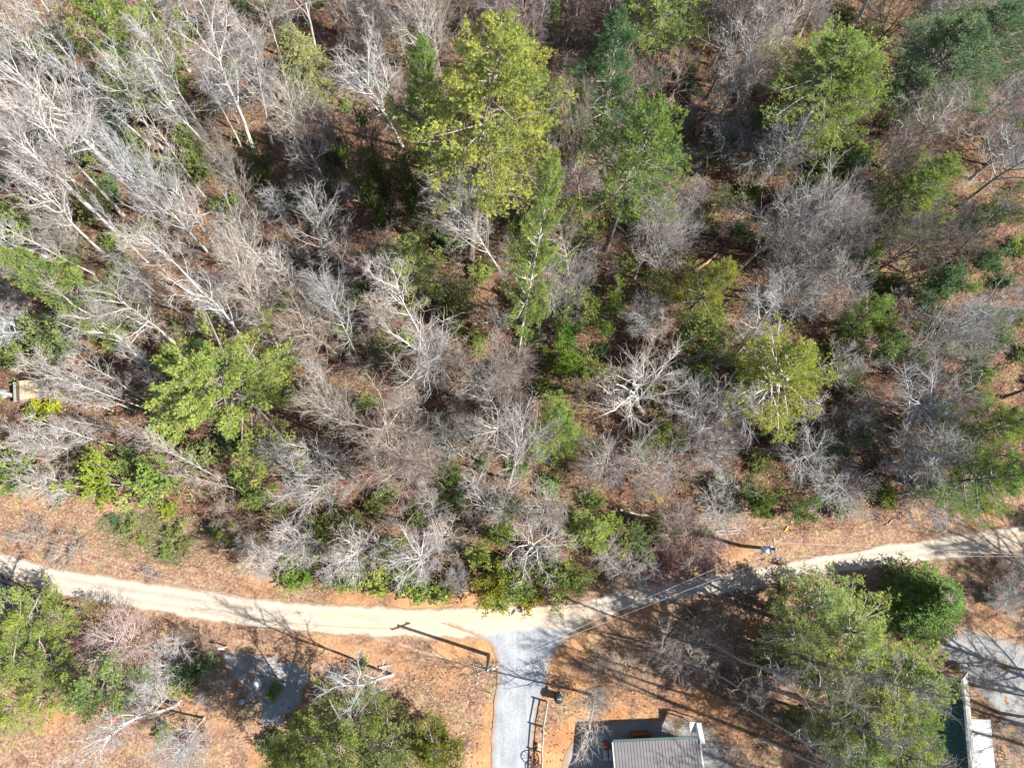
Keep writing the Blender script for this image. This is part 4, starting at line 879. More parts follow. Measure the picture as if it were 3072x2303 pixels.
# --- evergreen understory read off the photograph: centre, radius, kind, colour
SH = [
 (280, 690, 40, 'low', BG), (95, 740, 70, 'shrub', OG), (20, 760, 40, 'shrub', MG), (30, 1010, 75, 'shrub', BG), (205, 1035, 72, 'shrub', (.20, .25, .04)), (310, 1030, 68, 'shrub', BG), (270, 1000, 40, 'shrub', BG),
 (95, 885, 42, 'low', (.24, .27, .03)), (370, 935, 50, 'low', BG), (430, 980, 50, 'low', OG), (365, 1095, 28, 'low', (.24, .27, .04)), (275, 1140, 24, 'low', OG), (300, 1165, 20, 'low', MG), (375, 1150, 26, 'low', OG), (355, 1185, 22, 'low', MG), (395, 1175, 20, 'low', OG), (240, 1120, 16, 'low', DG), (495, 1150, 38, 'shrub', (.15, .20, .025)), (555, 1075, 42, 'shrub', BG),
 (600, 1100, 36, 'shrub', (.14, .18, .05)), (130, 1060, 30, 'low', DG), (355, 770, 42, 'low', MG), (300, 340, 50, 'shrub', MG), (400, 340, 60, 'shrub', (.15, .19, .07)), (400, 290, 40, 'shrub', MG), (385, 375, 42, 'low', BG),
 (90, 120, 45, 'shrub', MG), (130, 75, 40, 'shrub', OG), (70, 90, 30, 'shrub', (.3, .2, .08)), (200, 170, 36, 'shrub', DG), (240, 260, 40, 'shrub', DG), (180, 330, 40, 'low', MG), (200, 440, 46, 'shrub', MG), (235, 410, 40, 'low', DG),
 (250, 520, 38, 'low', MG), (310, 490, 30, 'low', BG), (90, 450, 50, 'shrub', OG), (20, 480, 60, 'shrub', MG), (60, 560, 36, 'low', MG), (140, 510, 30, 'low', MG), (560, 330, 34, 'shrub', DG), (560, 380, 28, 'low', MG),
 (480, 440, 34, 'low', MG), (600, 190, 30, 'low', MG), (640, 430, 32, 'low', DG), (700, 470, 30, 'low', MG), (520, 580, 30, 'low', MG), (610, 640, 32, 'low', MG), (740, 560, 40, 'shrub', OG), (785, 620, 48, 'shrub', (.16, .19, .08)),
 (980, 530, 30, 'low', MG), (1000, 630, 50, 'shrub', OG), (1040, 590, 36, 'low', BG), (990, 680, 44, 'shrub', (.13, .16, .07)), (960, 660, 34, 'low', MG), (1030, 730, 34, 'shrub', MG), (875, 725, 30, 'low', BG), (830, 740, 46, 'shrub', OG),
 (1230, 470, 52, 'shrub', (.17, .22, .045)), (1250, 520, 36, 'low', BG), (1290, 490, 34, 'low', MG), (1165, 645, 50, 'shrub', LG), (1250, 665, 60, 'shrub', BG), (1330, 665, 52, 'holly', (.14, .20, .045)), (1225, 720, 46, 'shrub', (.12, .22, .04)),
 (1240, 775, 52, 'holly', (.13, .20, .03)), (1280, 800, 48, 'shrub', BG), (1210, 760, 34, 'holly', (.10, .17, .03)), (1420, 615, 52, 'shrub', BG), (1470, 560, 40, 'shrub', OG), (1490, 720, 60, 'holly', LG), (1520, 770, 58, 'holly', (.16, .21, .07)), (1470, 800, 48, 'shrub', LG),
 (1560, 740, 42, 'shrub', MG), (1590, 830, 48, 'shrub', (.10, .15, .06)), (1650, 840, 38, 'shrub', DG), (1440, 940, 52, 'shrub', BG), (1390, 965, 40, 'shrub', MG), (1410, 850, 36, 'shrub', BG), (1545, 690, 34, 'low', MG), (1360, 560, 34, 'low', MG),
 (1100, 860, 38, 'low', OG), (1065, 830, 30, 'low', MG), (1180, 840, 32, 'low', MG), (950, 950, 46, 'shrub', (.13, .15, .09)), (965, 1040, 44, 'shrub', (.10, .18, .035)), (955, 1010, 36, 'shrub', MG), (985, 1080, 40, 'shrub', (.07, .14, .03)), (900, 1100, 36, 'low', MG),
 (870, 930, 30, 'low', DG), (1060, 1150, 56, 'holly', (.17, .22, .03)), (1100, 1100, 44, 'shrub', BG), (1040, 1210, 44, 'shrub', BG), (1062, 1278, 62, 'shrub', (.20, .23, .03)), (1115, 1270, 50, 'shrub', BG), (1085, 1300, 40, 'low', BG), (1150, 1290, 34, 'low', (.2, .22, .03)), (1210, 1262, 54, 'shrub', BG), (1250, 1245, 50, 'shrub', (.15, .2, .06)),
 (1190, 1210, 44, 'shrub', BG), (1140, 1230, 50, 'shrub', OG), (1380, 1160, 48, 'shrub', LG), (1420, 1140, 44, 'shrub', OG), (1290, 1080, 30, 'low', MG), (1230, 1120, 34, 'low', MG), (1190, 1060, 36, 'low', LG),
 (890, 1250, 62, 'low', BG), (820, 1260, 50, 'low', BG), (740, 1250, 46, 'low', MG), (650, 1240, 48, 'low', (.12, .21, .035)), (690, 1150, 44, 'shrub', MG), (670, 1200, 40, 'low', MG), (960, 1270, 38, 'low', MG), (850, 1180, 50, 'shrub', MG), (760, 1130, 44, 'shrub', OG), (810, 1100, 30, 'low', OG),
 (1655, 1090, 48, 'shrub', (.13, .19, .04)), (1740, 1095, 46, 'shrub', (.10, .18, .05)), (1820, 1100, 36, 'low', OG), (1920, 1075, 30, 'low', BG), (1620, 1060, 40, 'shrub', OG), (1580, 1100, 26, 'low', MG), (2120, 1090, 26, 'low', YY), (1530, 1150, 24, 'low', BG),
 (1940, 735, 56, 'holly', LG), (1920, 700, 40, 'shrub', LG), (2060, 720, 38, 'low', MG), (2160, 700, 40, 'shrub', BG), (2110, 790, 56, 'shrub', (.10, .17, .06)), (2010, 660, 44, 'shrub', DG), (1980, 620, 46, 'shrub', (.08, .13, .055)), (2070, 600, 60, 'holly', DG), (1870, 560, 46, 'shrub', (.08, .14, .06)),
 (2150, 560, 50, 'shrub', DG), (1830, 520, 36, 'low', DG), (1900, 480, 44, 'shrub', DG), (2120, 480, 50, 'shrub', (.08, .12, .06)), (1870, 540, 40, 'low', BG), (2190, 450, 44, 'shrub', OG), (1840, 800, 40, 'low', MG), (1780, 960, 52, 'shrub', (.10, .14, .07)), (1860, 940, 44, 'shrub', DG), (1690, 930, 44, 'shrub', DG),
 (1840, 840, 34, 'low', OG), (2030, 890, 40, 'low', OG), (1730, 390, 56, 'holly', (.05, .085, .045)), (1800, 310, 50, 'holly', (.05, .09, .055)), (1860, 350, 46, 'shrub', DG), (1650, 260, 44, 'shrub', DG), (1790, 380, 36, 'low', MG), (1350, 165, 62, 'holly', (.13, .15, .09)), (1480, 200, 34, 'low', DG), (1310, 210, 30, 'low', DG),
 (1560, 270, 30, 'low', OG), (1540, 330, 36, 'shrub', OG), (1560, 430, 44, 'shrub', (.12, .14, .08)), (1620, 420, 38, 'low', MG), (1600, 500, 40, 'shrub', DG), (1540, 480, 34, 'low', OG), (1750, 620, 36, 'low', DG), (1130, 480, 30, 'low', MG), (940, 330, 34, 'low', DG), (840, 470, 36, 'low', DG), (700, 400, 34, 'shrub', DG), (720, 340, 36, 'shrub', (.05, .08, .045)),
 (960, 280, 36, 'low', OG), (1430, 330, 30, 'low', OG), (590, 1490, 24, 'low', BG), (360, 1590, 28, 'low', BG), (420, 1455, 50, 'shrub', DG), (380, 1470, 36, 'low', MG), (640, 1560, 42, 'shrub', MG), (590, 1600, 36, 'low', DG), (780, 1440, 20, 'low', OG), (240, 1430, 40, 'low', OG),
 (1760, 1250, 34, 'shrub', (.12, .16, .04)), (1700, 1270, 40, 'shrub', (.13, .15, .05)), (1680, 1310, 44, 'shrub', OG), (1650, 1420, 44, 'shrub', OG), (1700, 1380, 44, 'shrub', OG), (1760, 1450, 44, 'shrub', (.13, .18, .04)), (1720, 1560, 40, 'shrub', MG), (1800, 1610, 44, 'shrub', BG), (1850, 1630, 44, 'shrub', MG),
 (1830, 1500, 40, 'shrub', YG), (1770, 1400, 50, 'shrub', YG), (2140, 1290, 22, 'low', DG), (1500, 1330, 16, 'low', OG),
]
for (cx, cy, rv, k, lf) in SH:
    if rv >= 44: PROT.append((cx, cy, rv * .6))
    hh = {'low': 1.4, 'shrub': 3.2, 'holly': 6.0}[k]; C = gv(cx, cy, hh * .7); R = rv * mpv(C) * 1.08
    hh = {'low': .9 * R, 'shrub': min(6, 2.15 * R), 'holly': 2.8 * R}[k]; lf = tuple(min(.45, c * f) for c, f in zip(lf, (1.55, 1.5, 1.6) if lf not in (YG, MG, DG, BG, YY, LG, OG) else (1, 1, 1)))
    ch(k, cx, cy, hh, frac=.65, R=R, name='evergreen_tree' if k == 'holly' else 'evergreen_shrub', leaf=lf, bark=(.35, .30, .26), cat='evergreen' if k == 'holly' else 'shrub')

# --- the rest of the woods, scattered with the density of each part of the photograph
def region_ok(x, y):
    u, v = pjv((x, y, 0)); return u, v
NOTREE = [poly(p) for p in ([(420, 400), (560, 330), (600, 430), (560, 480), (450, 500)], [(1290, 1060), (1330, 1000), (1400, 1080), (1350, 1110)], [(40, 800), (120, 800), (130, 880), (40, 880)])]
def scatter(n, kinds, rmin, box, seed, hr, barks, reglabel=True):
    rng = np.random.default_rng(seed); c = 0; tries = 0
    while c < n and tries < n * 60:
        tries += 1
        x, y = rng.uniform(box[0], box[1]), rng.uniform(box[2], box[3])
        if not in_forest(x, y - .6): continue
        u, v = pjv((x, y, 4))
        if not (-40 < u < 2250 and v > -40): continue
        if any(bool(inside(P, x, y)) for P in NOTREE): continue
        if any((x - a) ** 2 + (y - b) ** 2 < rmin ** 2 for a, b, _ in PT): continue
        k = kinds(u, v, rng); h = rng.uniform(*hr[k]); b = barks(u, v, rng)
        cu, cv = pjv((x, y, h * .65)); fr = {'tall': 62, 'vase': 70, 'fine': 50, 'slim': 26, 'small': 24, 'brush': 10}[k]
        if any(hypot(cu - a, cv - b_) < r_ * .8 + fr * .6 for a, b_, r_ in PROT): continue
        PT.append((x, y, 0))
        place(k, (x, y), h=h, R=None, bark=b, cat='bare shrub' if k == 'brush' else 'bare tree', name='bare_shrub' if k == 'brush' else 'bare_tree'); c += 1
PT = [(a, b, r) for a, b, r in placed if r > 0]
def kd(u, v, rng):
    r = rng.random()
    if u < 700: return 'tall' if r < .24 else ('slim' if r < .56 else ('vase' if r < .66 else 'small'))
    if u < 1400: return 'vase' if r < .22 else ('fine' if r < .48 else ('slim' if r < .68 else 'small'))
    return 'vase' if r < .25 else ('fine' if r < .6 else ('slim' if r < .72 else 'small'))
def bk(u, v, rng):
    L = [SILV, PALE, PALE, GREY] if u < 700 else ([PALE, GREY, TAN, RED] if u < 1400 else [GREY, GREY, PALE, DARK, RED])
    return L[rng.integers(len(L))]
HR = dict(tall=(13, 18), slim=(8, 13), vase=(9, 13), fine=(6, 9.5), small=(3.5, 6), brush=(1.6, 3))
scatter(208, kd, 1.35, (-54, 56, -9, 58), 101, HR, bk)
rngU = np.random.default_rng(303); cU = 0
while cU < 185:
    x, y = rngU.uniform(-50 if cU < 145 else 22, 55), rngU.uniform(-8, 56 if cU < 145 else 40)
    if not in_forest(x, y - .8) or any(bool(inside(P, x, y)) for P in NOTREE): continue
    if any((x - a) ** 2 + (y - b) ** 2 < 1.1 ** 2 for a, b, _ in PT): continue
    PT.append((x, y, 0)); cU += 1; k = 'low' if rngU.random() < .55 else 'shrub'; R = rngU.uniform(.9, 1.7)
    place(k, (x, y), h=R * (.85 if k == 'low' else 1.4), R=R, name='evergreen_shrub', leaf=[MG, BG, OG, LG, DG][rngU.integers(5)], bark=(.35, .30, .26), cat='shrub')
scatter(170, lambda u, v, rng: 'brush', .7, (-52, 54, -9, 56), 102, HR, lambda u, v, rng: [TAN, GREY, RED, (.42, .36, .30)][rng.integers(4)])
for u, v, h in [(1545, 1392, 17), (1598, 1420, 19), (1650, 1478, 19), (1588, 1512, 17), (1690, 1545, 20), (1640, 1590, 18), (1760, 1520, 19), (1745, 1630, 18), (1665, 1400, 19), (1720, 1425, 20), (1512, 1440, 13), (2105, 1480, 15), (2160, 1540, 16), (2180, 1440, 15)]:
    place('pole', gv(u, v), h=h, bark=(.27, .25, .23), cat='bare tree', name='bare_tree')
# trees just right of the picture whose long shadows lie over the yard
for x, y, h, k in [(29, -18.6, 20, 'pole'), (33, -18.2, 21, 'pole'), (36, -17.6, 20, 'pole'), (25, -19, 18, 'pole'), (39, -17.2, 21, 'pole'), (43, -13.5, 18, 'pole'), (37, -19.5, 20, 'tall'), (41, -17, 21, 'tall'), (44, -20, 19, 'slim'), (34, -21.5, 19, 'tall'), (47, -16.5, 20, 'tall'), (50, -12.5, 18, 'tall'), (46, -11, 15, 'vase'), (30, -20.5, 17, 'slim'), (53, -15, 17, 'tall'), (43, -22, 22, 'pineL'), (56, -7, 17, 'vase'), (49, -3.5, 14, 'vase'), (58, -2, 15, 'pineM'), (26, -22, 16, 'slim')]:
    place(k, (x, y), h=h, bark=GREY, leaf=MG, cat='bare tree' if k[:4] != 'pine' else 'pine tree', name='bare_tree' if k[:4] != 'pine' else 'pine_tree')
# brush in the yards and verges
for cx, cy, rv, hh, b in [(450, 1390, 26, 1.6, RED), (200, 1420, 60, 2.4, (.40, .22, .22)), (1440, 1215, 44, 2.2, (.30, .17, .16)), (1490, 1185, 50, 2.2, (.32, .18, .17)), (1410, 1245, 30, 1.8, (.30, .17, .16)), (1540, 1195, 30, 1.2, (.3, .2, .17)), (1600, 1640, 36, 1.2, TAN), (150, 1180, 40, 1.0, TAN),
                          (70, 1150, 40, .9, TAN), (1360, 1450, 40, 1.1, TAN), (1300, 1430, 36, .9, TAN), (1560, 1480, 36, 1.0, DARK), (1640, 1500, 36, 1.1, RED), (1700, 1600, 40, 1.3, (.34, .22, .18)), (540, 1480, 30, 1.5, GREY), (470, 1500, 40, 2.2, GREY), (430, 1610, 40, 2.0, PALE), (2170, 1580, 40, 1.6, GREY),
                          (2140, 1450, 36, 1.2, GREY), (2190, 1640, 36, 1.8, PALE), (1660, 1270, 30, 1.6, GREY), (1600, 1290, 26, 1.4, DARK), (410, 1340 + 30, 20, 2.2, DARK), (1880, 1590, 34, 2.0, GREY), (330, 1240, 22, .7, TAN), (2185, 1260, 44, 2.4, SILV), (2190, 1220, 30, 1.6, SILV)]:
    ch('brush', cx, cy, hh, rv, .6, name='bare_shrub', bark=b, cat='bare shrub')
print('trees', len(reg))

# ---------------------------------------------------------------- relative labels for the unnamed plants
LM = [('the star shaped yellow pine', gv(505, 842)), ('the giant top centre pine', gv(1050, 330)), ('the slim pale trunked pine', gv(1150, 560)), ('the leaning pine right of centre', gv(1340, 440)), ('the dark top edge pine', gv(1310, 200)),
      ('the three parallel pine trunks', gv(1740, 330)), ('the dark top right corner pine', gv(2000, 200)), ('the bright middle right pine', gv(1970, 430)), ('the small golden pine', gv(1520, 640)), ('the round golden pine', gv(1700, 800)),
      ('the soft green top left pine', gv(280, 130)), ('the olive cone conifer', gv(650, 150)), ('the bushy left edge pine', gv(150, 620)), ('the pale rounded evergreen', gv(890, 590)), ('the upright young pine', gv(1205, 950)), ('the round young pine', gv(1300, 1150)),
      ('the yellow pine on the right edge', gv(2130, 1020)), ('the tan hut roof', gv(70, 845)), ('the driveway mouth', gv(1130, 1370)), ('the taupe metal roof', gv(1420, 1620)), ('the green roofed house', gv(2080, 1560)), ('the dark spruce', gv(2010, 1290)),
      ('the parked car', gv(60, 1290)), ('the white dead looking tree', gv(847, 1457)), ('the large white star tree', gv(1385, 880)), ('the thick limbed tan tree', gv(850, 980)), ('the widest white fan tree', gv(900, 1210)), ('the broken snag', gv(395, 275)),
      ('the big crooked pale tree', gv(540, 310)), ('the wide blue grey crown', gv(1960, 910)), ('the right utility pole', gv(1600, 1180)), ('the thick white leaning trunk', gv(370, 1520)), ('the reddish leaf clearing', gv(500, 410)), ('the dark grey dense crown', gv(1520, 915)),
      ('the green ground cover patch', gv(340, 1160)), ('the wide bottom edge pine', gv(720, 1590)), ('the twin white left trunks', gv(240, 490)), ('the wide pale grey crown', gv(1660, 550)), ('the bright white fan tree', gv(850, 300)), ('the reddish vase crown', gv(1250, 440))]
ADJ = {'pole': 'tall pole like leafless tree', 'tall': 'tall leafless tree', 'vase': 'spreading leafless tree', 'oak': 'crooked leafless tree', 'slim': 'slim leafless tree', 'fine': 'fine twigged leafless tree', 'small': 'small leafless sapling', 'brush': 'low bare brush',
       'shrub': 'leafy evergreen shrub', 'low': 'low evergreen shrub', 'holly': 'upright evergreen tree', 'pineT': 'pine', 'pineStar': 'pine', 'pineM': 'pine', 'pineL': 'pine', 'pineS': 'young pine', 'fir': 'conifer'}
GRP = {'pole': 'pole like trees of the lower right yard', 'tall': 'leafless forest trees', 'vase': 'leafless forest trees', 'oak': 'leafless forest trees', 'slim': 'slim leafless trees', 'fine': 'fine twigged leafless trees', 'small': 'leafless saplings', 'brush': 'bare brush in the woods',
       'shrub': 'evergreen shrubs of the understory', 'low': 'low evergreen shrubs', 'holly': 'evergreen understory trees', 'pineT': 'pines', 'pineStar': 'pines', 'pineM': 'pines', 'pineL': 'pines', 'pineS': 'young pines', 'fir': 'conifers'}
def hue(r):
    if r['kind'] in ('shrub', 'low', 'holly'):
        c = r['leaf']; return 'dark' if c[1] < .12 else ('yellowish' if c[0] > .18 else ('bright' if c[1] > .19 else 'mid green'))
    c = r['bark']; return 'white' if c[0] > .455 else ('pale' if c[0] > .39 else ('dark' if c[0] < .22 else ('reddish' if c[0] - c[1] > .07 else ('tan' if c[0] - c[2] > .09 else 'grey'))))
DIRS = ['right of', 'above right of', 'above', 'above left of', 'left of', 'below left of', 'below', 'below right of']
ORD = ['', 'second nearest', 'third nearest', 'fourth nearest', 'fifth nearest', 'sixth nearest', 'seventh nearest', 'eighth nearest']
buckets = {}
for r in reg:
    r['o']['group'] = GRP[r['kind']]
    if r['label']: continue
    j = int(np.argmin([hypot(r['x'] - p[0], r['y'] - p[1]) for _, p in LM])); p = LM[j][1]
    u, v = pjv((r['x'], r['y'], r['h'] * .6)); u0, v0 = pjv(p)
    a = int(round(atan2(v0 - v, u - u0) / (pi / 4))) % 8
    buckets.setdefault((hue(r), ADJ[r['kind']], j, a), []).append((hypot(u - u0, v - v0), r))
for (hu, ad, j, a), L in buckets.items():
    L.sort(key=lambda q: q[0])
    for i, (_, r) in enumerate(L):
        pre = ('nearest ' if len(L) > 1 and i == 0 else (ORD[i] + ' ' if i else ''))
        r['o']['label'] = f'{pre}{hu} {ad} {DIRS[a]} {LM[j][0]}'

# ---------------------------------------------------------------- small mesh builder
class MB:
    def __init__(s): s.V, s.F = [], []
    def add(s, V, F):
        o = len(s.V); s.V += [tuple(map(float, v)) for v in V]; s.F += [tuple(i + o for i in f) for f in F]; return s
    def box(s, c, d, rz=0.0, taper=1.0):
        c = np.array(c, float); h = np.array(d, float) / 2; V = []
        for k, (a, b, e) in enumerate([(-1, -1, -1), (1, -1, -1), (1, 1, -1), (-1, 1, -1), (-1, -1, 1), (1, -1, 1), (1, 1, 1), (-1, 1, 1)]):
            t = taper if e > 0 else 1; x, y = a * h[0] * t, b * h[1] * t
            V.append((c[0] + x * cos(rz) - y * sin(rz), c[1] + x * sin(rz) + y * cos(rz), c[2] + e * h[2]))
        return s.add(V, [(0, 3, 2, 1), (4, 5, 6, 7), (0, 1, 5, 4), (1, 2, 6, 5), (2, 3, 7, 6), (3, 0, 4, 7)])
    def cyl(s, p, q, r, r2=None, n=10):
        p, q = np.array(p, float), np.array(q, float); r2 = r if r2 is None else r2; T = (q - p) / np.linalg.norm(q - p)
        u = np.cross(T, (0, 0, 1) if abs(T[2]) < .9 else (1, 0, 0)); u /= np.linalg.norm(u); w = np.cross(T, u)
        V = [tuple(c + rr * (u * cos(2 * pi * i / n) + w * sin(2 * pi * i / n))) for c, rr in ((p, r), (q, r2)) for i in range(n)]
        return s.add(V, [(i, (i + 1) % n, n + (i + 1) % n, n + i) for i in range(n)] + [tuple(range(n - 1, -1, -1)), tuple(range(n, 2 * n))])
    def slab(s, P, t):      # P: 4 corner points (3d) anticlockwise seen from above, thickness downwards
        P = [np.array(p, float) for p in P]; n = np.cross(P[1] - P[0], P[2] - P[0]); n /= np.linalg.norm(n)
        if n[2] < 0: n = -n
        V = P + [p - n * t for p in P]; k = len(P)
        return s.add(V, [tuple(range(k)), tuple(range(2 * k - 1, k - 1, -1))] + [(i, k + i, k + (i + 1) % k, (i + 1) % k) for i in range(k)])
    def torus(s, c, R, r, ax, n=24, m=6):
        ax = np.array(ax, float) / np.linalg.norm(ax); u = np.cross(ax, (0, 0, 1) if abs(ax[2]) < .9 else (1, 0, 0)); u /= np.linalg.norm(u); w = np.cross(ax, u); V = []
        for i in range(n):
            d = u * cos(2 * pi * i / n) + w * sin(2 * pi * i / n)
            for j in range(m): V.append(np.array(c) + d * (R + r * cos(2 * pi * j / m)) + ax * r * sin(2 * pi * j / m))
        return s.add(V, [(i * m + j, ((i + 1) % n) * m + j, ((i + 1) % n) * m + (j + 1) % m, i * m + (j + 1) % m) for i in range(n) for j in range(m)])
    def rock(s, c, d, seed, n=9, m=6):
        rng = np.random.default_rng(seed); V = []; F = []
        dirs = rng.normal(size=(7, 3)); dirs /= np.linalg.norm(dirs, axis=1)[:, None]; off = rng.uniform(.55, .95, 7)
        for i in range(m + 1):
            for j in range(n):
                th = pi * i / m; ph = 2 * pi * j / n; v = np.array([sin(th) * cos(ph), sin(th) * sin(ph), cos(th)])
                sc_ = min([1.0] + [o / max(1e-3, v @ k) for k, o in zip(dirs, off) if v @ k > .1]); V.append(np.array(c) + v * sc_ * np.array(d) / 2)
        for i in range(m):
            for j in range(n): F.append((i * n + j, (i + 1) * n + j, (i + 1) * n + (j + 1) % n, i * n + (j + 1) % n))
        return s.add(V, F)
    def build(s, name, m, parent=None, smooth=False, bevel=0.0):
        me = bpy.data.meshes.new(name); me.from_pydata(s.V, [], s.F); me.materials.append(m); me.validate(); me.update()
        if smooth: me.polygons.foreach_set('use_smooth', [True] * len(me.polygons))
        o = mobj(name, me, parent)
        if bevel:
            b = o.modifiers.new('bevel', 'BEVEL'); b.width = bevel; b.segments = 2; b.limit_method = 'ANGLE'
        return o
def thing_at(name, o, label, cat, group=None): return empty(name, o, label, cat, group)
def local(o, p): return tuple(np.array(p, float) - np.array(o, float))

# ---- utility poles and wires
def pole(base, tip, h, label, xdir, transformer):
    B = gv(*base); T = gv(*tip, h); r = thing_at('utility_pole', (B[0], B[1], 0), label, 'utility pole', 'utility poles')
    t = np.array([T[0] - B[0], T[1] - B[1], h]); MB().cyl((0, 0, -.1), t, .15, .10, 14).build('pole', M_POLE, r, True)
    xd = np.array([cos(xdir), sin(xdir), 0]); c = t * .97
    MB().box(c + [0, 0, 0], (1.5, .1, .1), xdir).build('crossarm', M_POLE, r)
    for k in (-.65, 0.0, .65): MB().cyl(c + xd * k + [0, 0, .05], c + xd * k + [0, 0, .26], .055, .04, 8).build('insulator', M_INS, r, True)
    if transformer:
        q = t * .88 + np.array([-sin(xdir), cos(xdir), 0]) * .36
        b = MB().cyl(q - [0, 0, .42], q + [0, 0, .42], .26, .26, 16).build('transformer', M_INS, r, True)
        MB().cyl(q + [.1, 0, .42], q + [.1, 0, .6], .05, .03, 8).cyl(q + [-.1, 0, .42], q + [-.1, 0, .6], .05, .03, 8).build('bushing', M_INS, b)
        MB().box(t * .8 + [0.24, 0, 0], (.25, .16, .4), xdir).build('switch_box', M_INS, r)
    return np.array([B[0], B[1], 0]) + t
def wire(a, b, sag, label, r=.009, group='power lines over the road'):
    a, b = np.array(a, float), np.array(b, float); n = 28; s = np.linspace(0, 1, n)[:, None]
    P = a * (1 - s) + b * s; P[:, 2] -= (4 * sag * s * (1 - s))[:, 0]
    V, F = tubes(P[None], np.full((1, n), r), 5, np.random.default_rng(1))
    tagp(mobj('power_line', npmesh('power_line', V, [F], M_WIRE)), label, 'power line', group)
p1 = pole((1055.5, 1414), (1053.4, 1447), 7.3, 'wooden utility pole beside the left edge of the driveway mouth', radians(20), False)
p2 = pole((1600, 1178), (1676, 1186), 7.3, 'utility pole with grey transformer above the road at right', radians(95), True)
farL = gv(-120, 1104, 7.4); farR = gv(2400, 1201, 7.5); farR2 = gv(2400, 1206, 6.6)
wire(p1 + [-.5, .1, -.1], farL, .5, 'wire running from the driveway pole to the left edge above the road')
wire(p1 + [-.2, -.1, -1.0], gv(-120, 1125, 6.2), .6, 'lower wire running left from the driveway pole along the road')
wire(p1 + [.4, .2, 0], p2 + [-.1, -.5, 0], .45, 'upper wire of the pair between the two utility poles')
wire(p1 + [.2, .1, -.7], p2 + [0, .3, -.7], .5, 'lower wire of the pair between the two utility poles')
wire(p2 + [.1, -.5, 0], farR, .4, 'upper wire from the transformer pole to the right edge')
wire(p2 + [.1, .5, -.3], farR2, .5, 'lower wire from the transformer pole to the right edge')
wire(p2 + [0, 0, -.6], (*gv(1800, 1350)[:2], 5.0), .3, 'thin service wire from the transformer pole towards the lower right pines', .010)
wire(p1 + [0, 0, -.6], (*gv(1062, 1498)[:2], .05), .02, 'guy wire from the driveway pole down to its ground anchor', .012)
wire(p1 + [.1, -.1, -.5], gv(700, 1400, 4.5), .4, 'thin wire from the driveway pole over the lower left yard', .010)

# ---- taupe roofed house at the bottom edge
def house_a():
    e = 2.4; A = gp(1844, 2225, e); B = gp(2092, 2214, e); u = (B - A)[:2]; W = hypot(*u); u = u / W; n = np.array([u[1], -u[0]]); rz = atan2(u[1], u[0])
    D = 4.2; e2 = 3.1
    o = (A[0], A[1], 0); r = thing_at('house', o, 'house with a low ribbed taupe metal roof at the bottom edge right of the driveway', 'house')
    def L(a, b, z): return (u[0] * a + n[0] * b, u[1] * a + n[1] * b, z)
    MB().slab([L(-.12, 0, e), L(-.12, D, e2), L(W + .1, D, e2), L(W + .1, 0, e)], .05).build('lean_to_roof', M_TAUPE, r)
    m = MB(); k = .229; i = 0
    while i * k < W + .05:
        a = i * k; m.slab([L(a - .012, .004, e + .028), L(a - .012, D, e2 + .028), L(a + .012, D, e2 + .028), L(a + .012, .004, e + .028)], .03); i += 1
    rb = m.build('roof_rib', M_TAUPE, r); rb['kind'] = 'stuff'
    MB().slab([L(-.12, -.16, e - .02), L(-.12, -.01, e - .02), L(W + .1, -.01, e - .02), L(W + .1, -.16, e - .02)], .12).build('gutter', M_GREEN, r)
    MB().slab([L(-.20, -.02, e + .02), L(-.20, D, e2 + .02), L(-.13, D, e2 + .02), L(-.13, -.02, e + .02)], .16).build('rake_trim', M_WHITE, r)
    MB().slab([L(W + .11, -.02, e + .02), L(W + .11, D, e2 + .02), L(W + .22, D, e2 + .02), L(W + .22, -.02, e + .02)], .2).build('rake_trim', M_WHITE, r)
    MB().box(L(W / 2, 2.4, 1.1), (W - .5, 3.6, 2.2), rz).build('wall', M_SIDING, r)
    # white stair stringer / chute at the right end
    MB().slab([L(W + .15, -.95, 2.0), L(W + .15, .3, 2.6), L(W + .5, .3, 2.6), L(W + .5, -.95, 2.0)], .12).build('white_side_panel', M_WHITE, r)
    MB().slab([L(W - .35, -1.0, 1.9), L(W - .35, -.35, 1.9), L(W + .1, -.35, 1.9), L(W + .1, -1.0, 1.9)], .08).build('white_landing', M_WHITE, r)
    for a in (W - .3, W + .45): MB().cyl(L(a, -.9, -.02), L(a, -.9, 1.9), .05).build('post', M_WHITE, r)
    # taller main body just below the frame
    G = gp(1722, 2249); sx, sy = cos(radians(SUN_AZ)) / math.tan(radians(SUN_EL)), sin(radians(SUN_AZ)) / math.tan(radians(SUN_EL))
    hm = (A[0] - .2 - G[0]) / sx; c = G[:2] + hm * np.array([sx, sy]) - A[:2]; b0 = c @ n
    MB().box(L(W / 2, b0 + 3.3, hm / 2 - .1), (W - .1, 6.0, hm - .2), rz).build('upper_wall', M_SIDING, r)
    MB().slab([L(-.2, b0, hm), L(-.2, b0 + 3.4, hm + 1.5), L(W + .2, b0 + 3.4, hm + 1.5), L(W + .2, b0, hm)], .12).build('upper_roof', M_TAUPE, r)
    MB().slab([L(-.2, b0 + 3.4, hm + 1.5), L(-.2, b0 + 6.8, hm), L(W + .2, b0 + 6.8, hm), L(W + .2, b0 + 3.4, hm + 1.5)], .12).build('upper_roof', M_TAUPE, r)
    return hm, b0
print('house main eave', house_a())
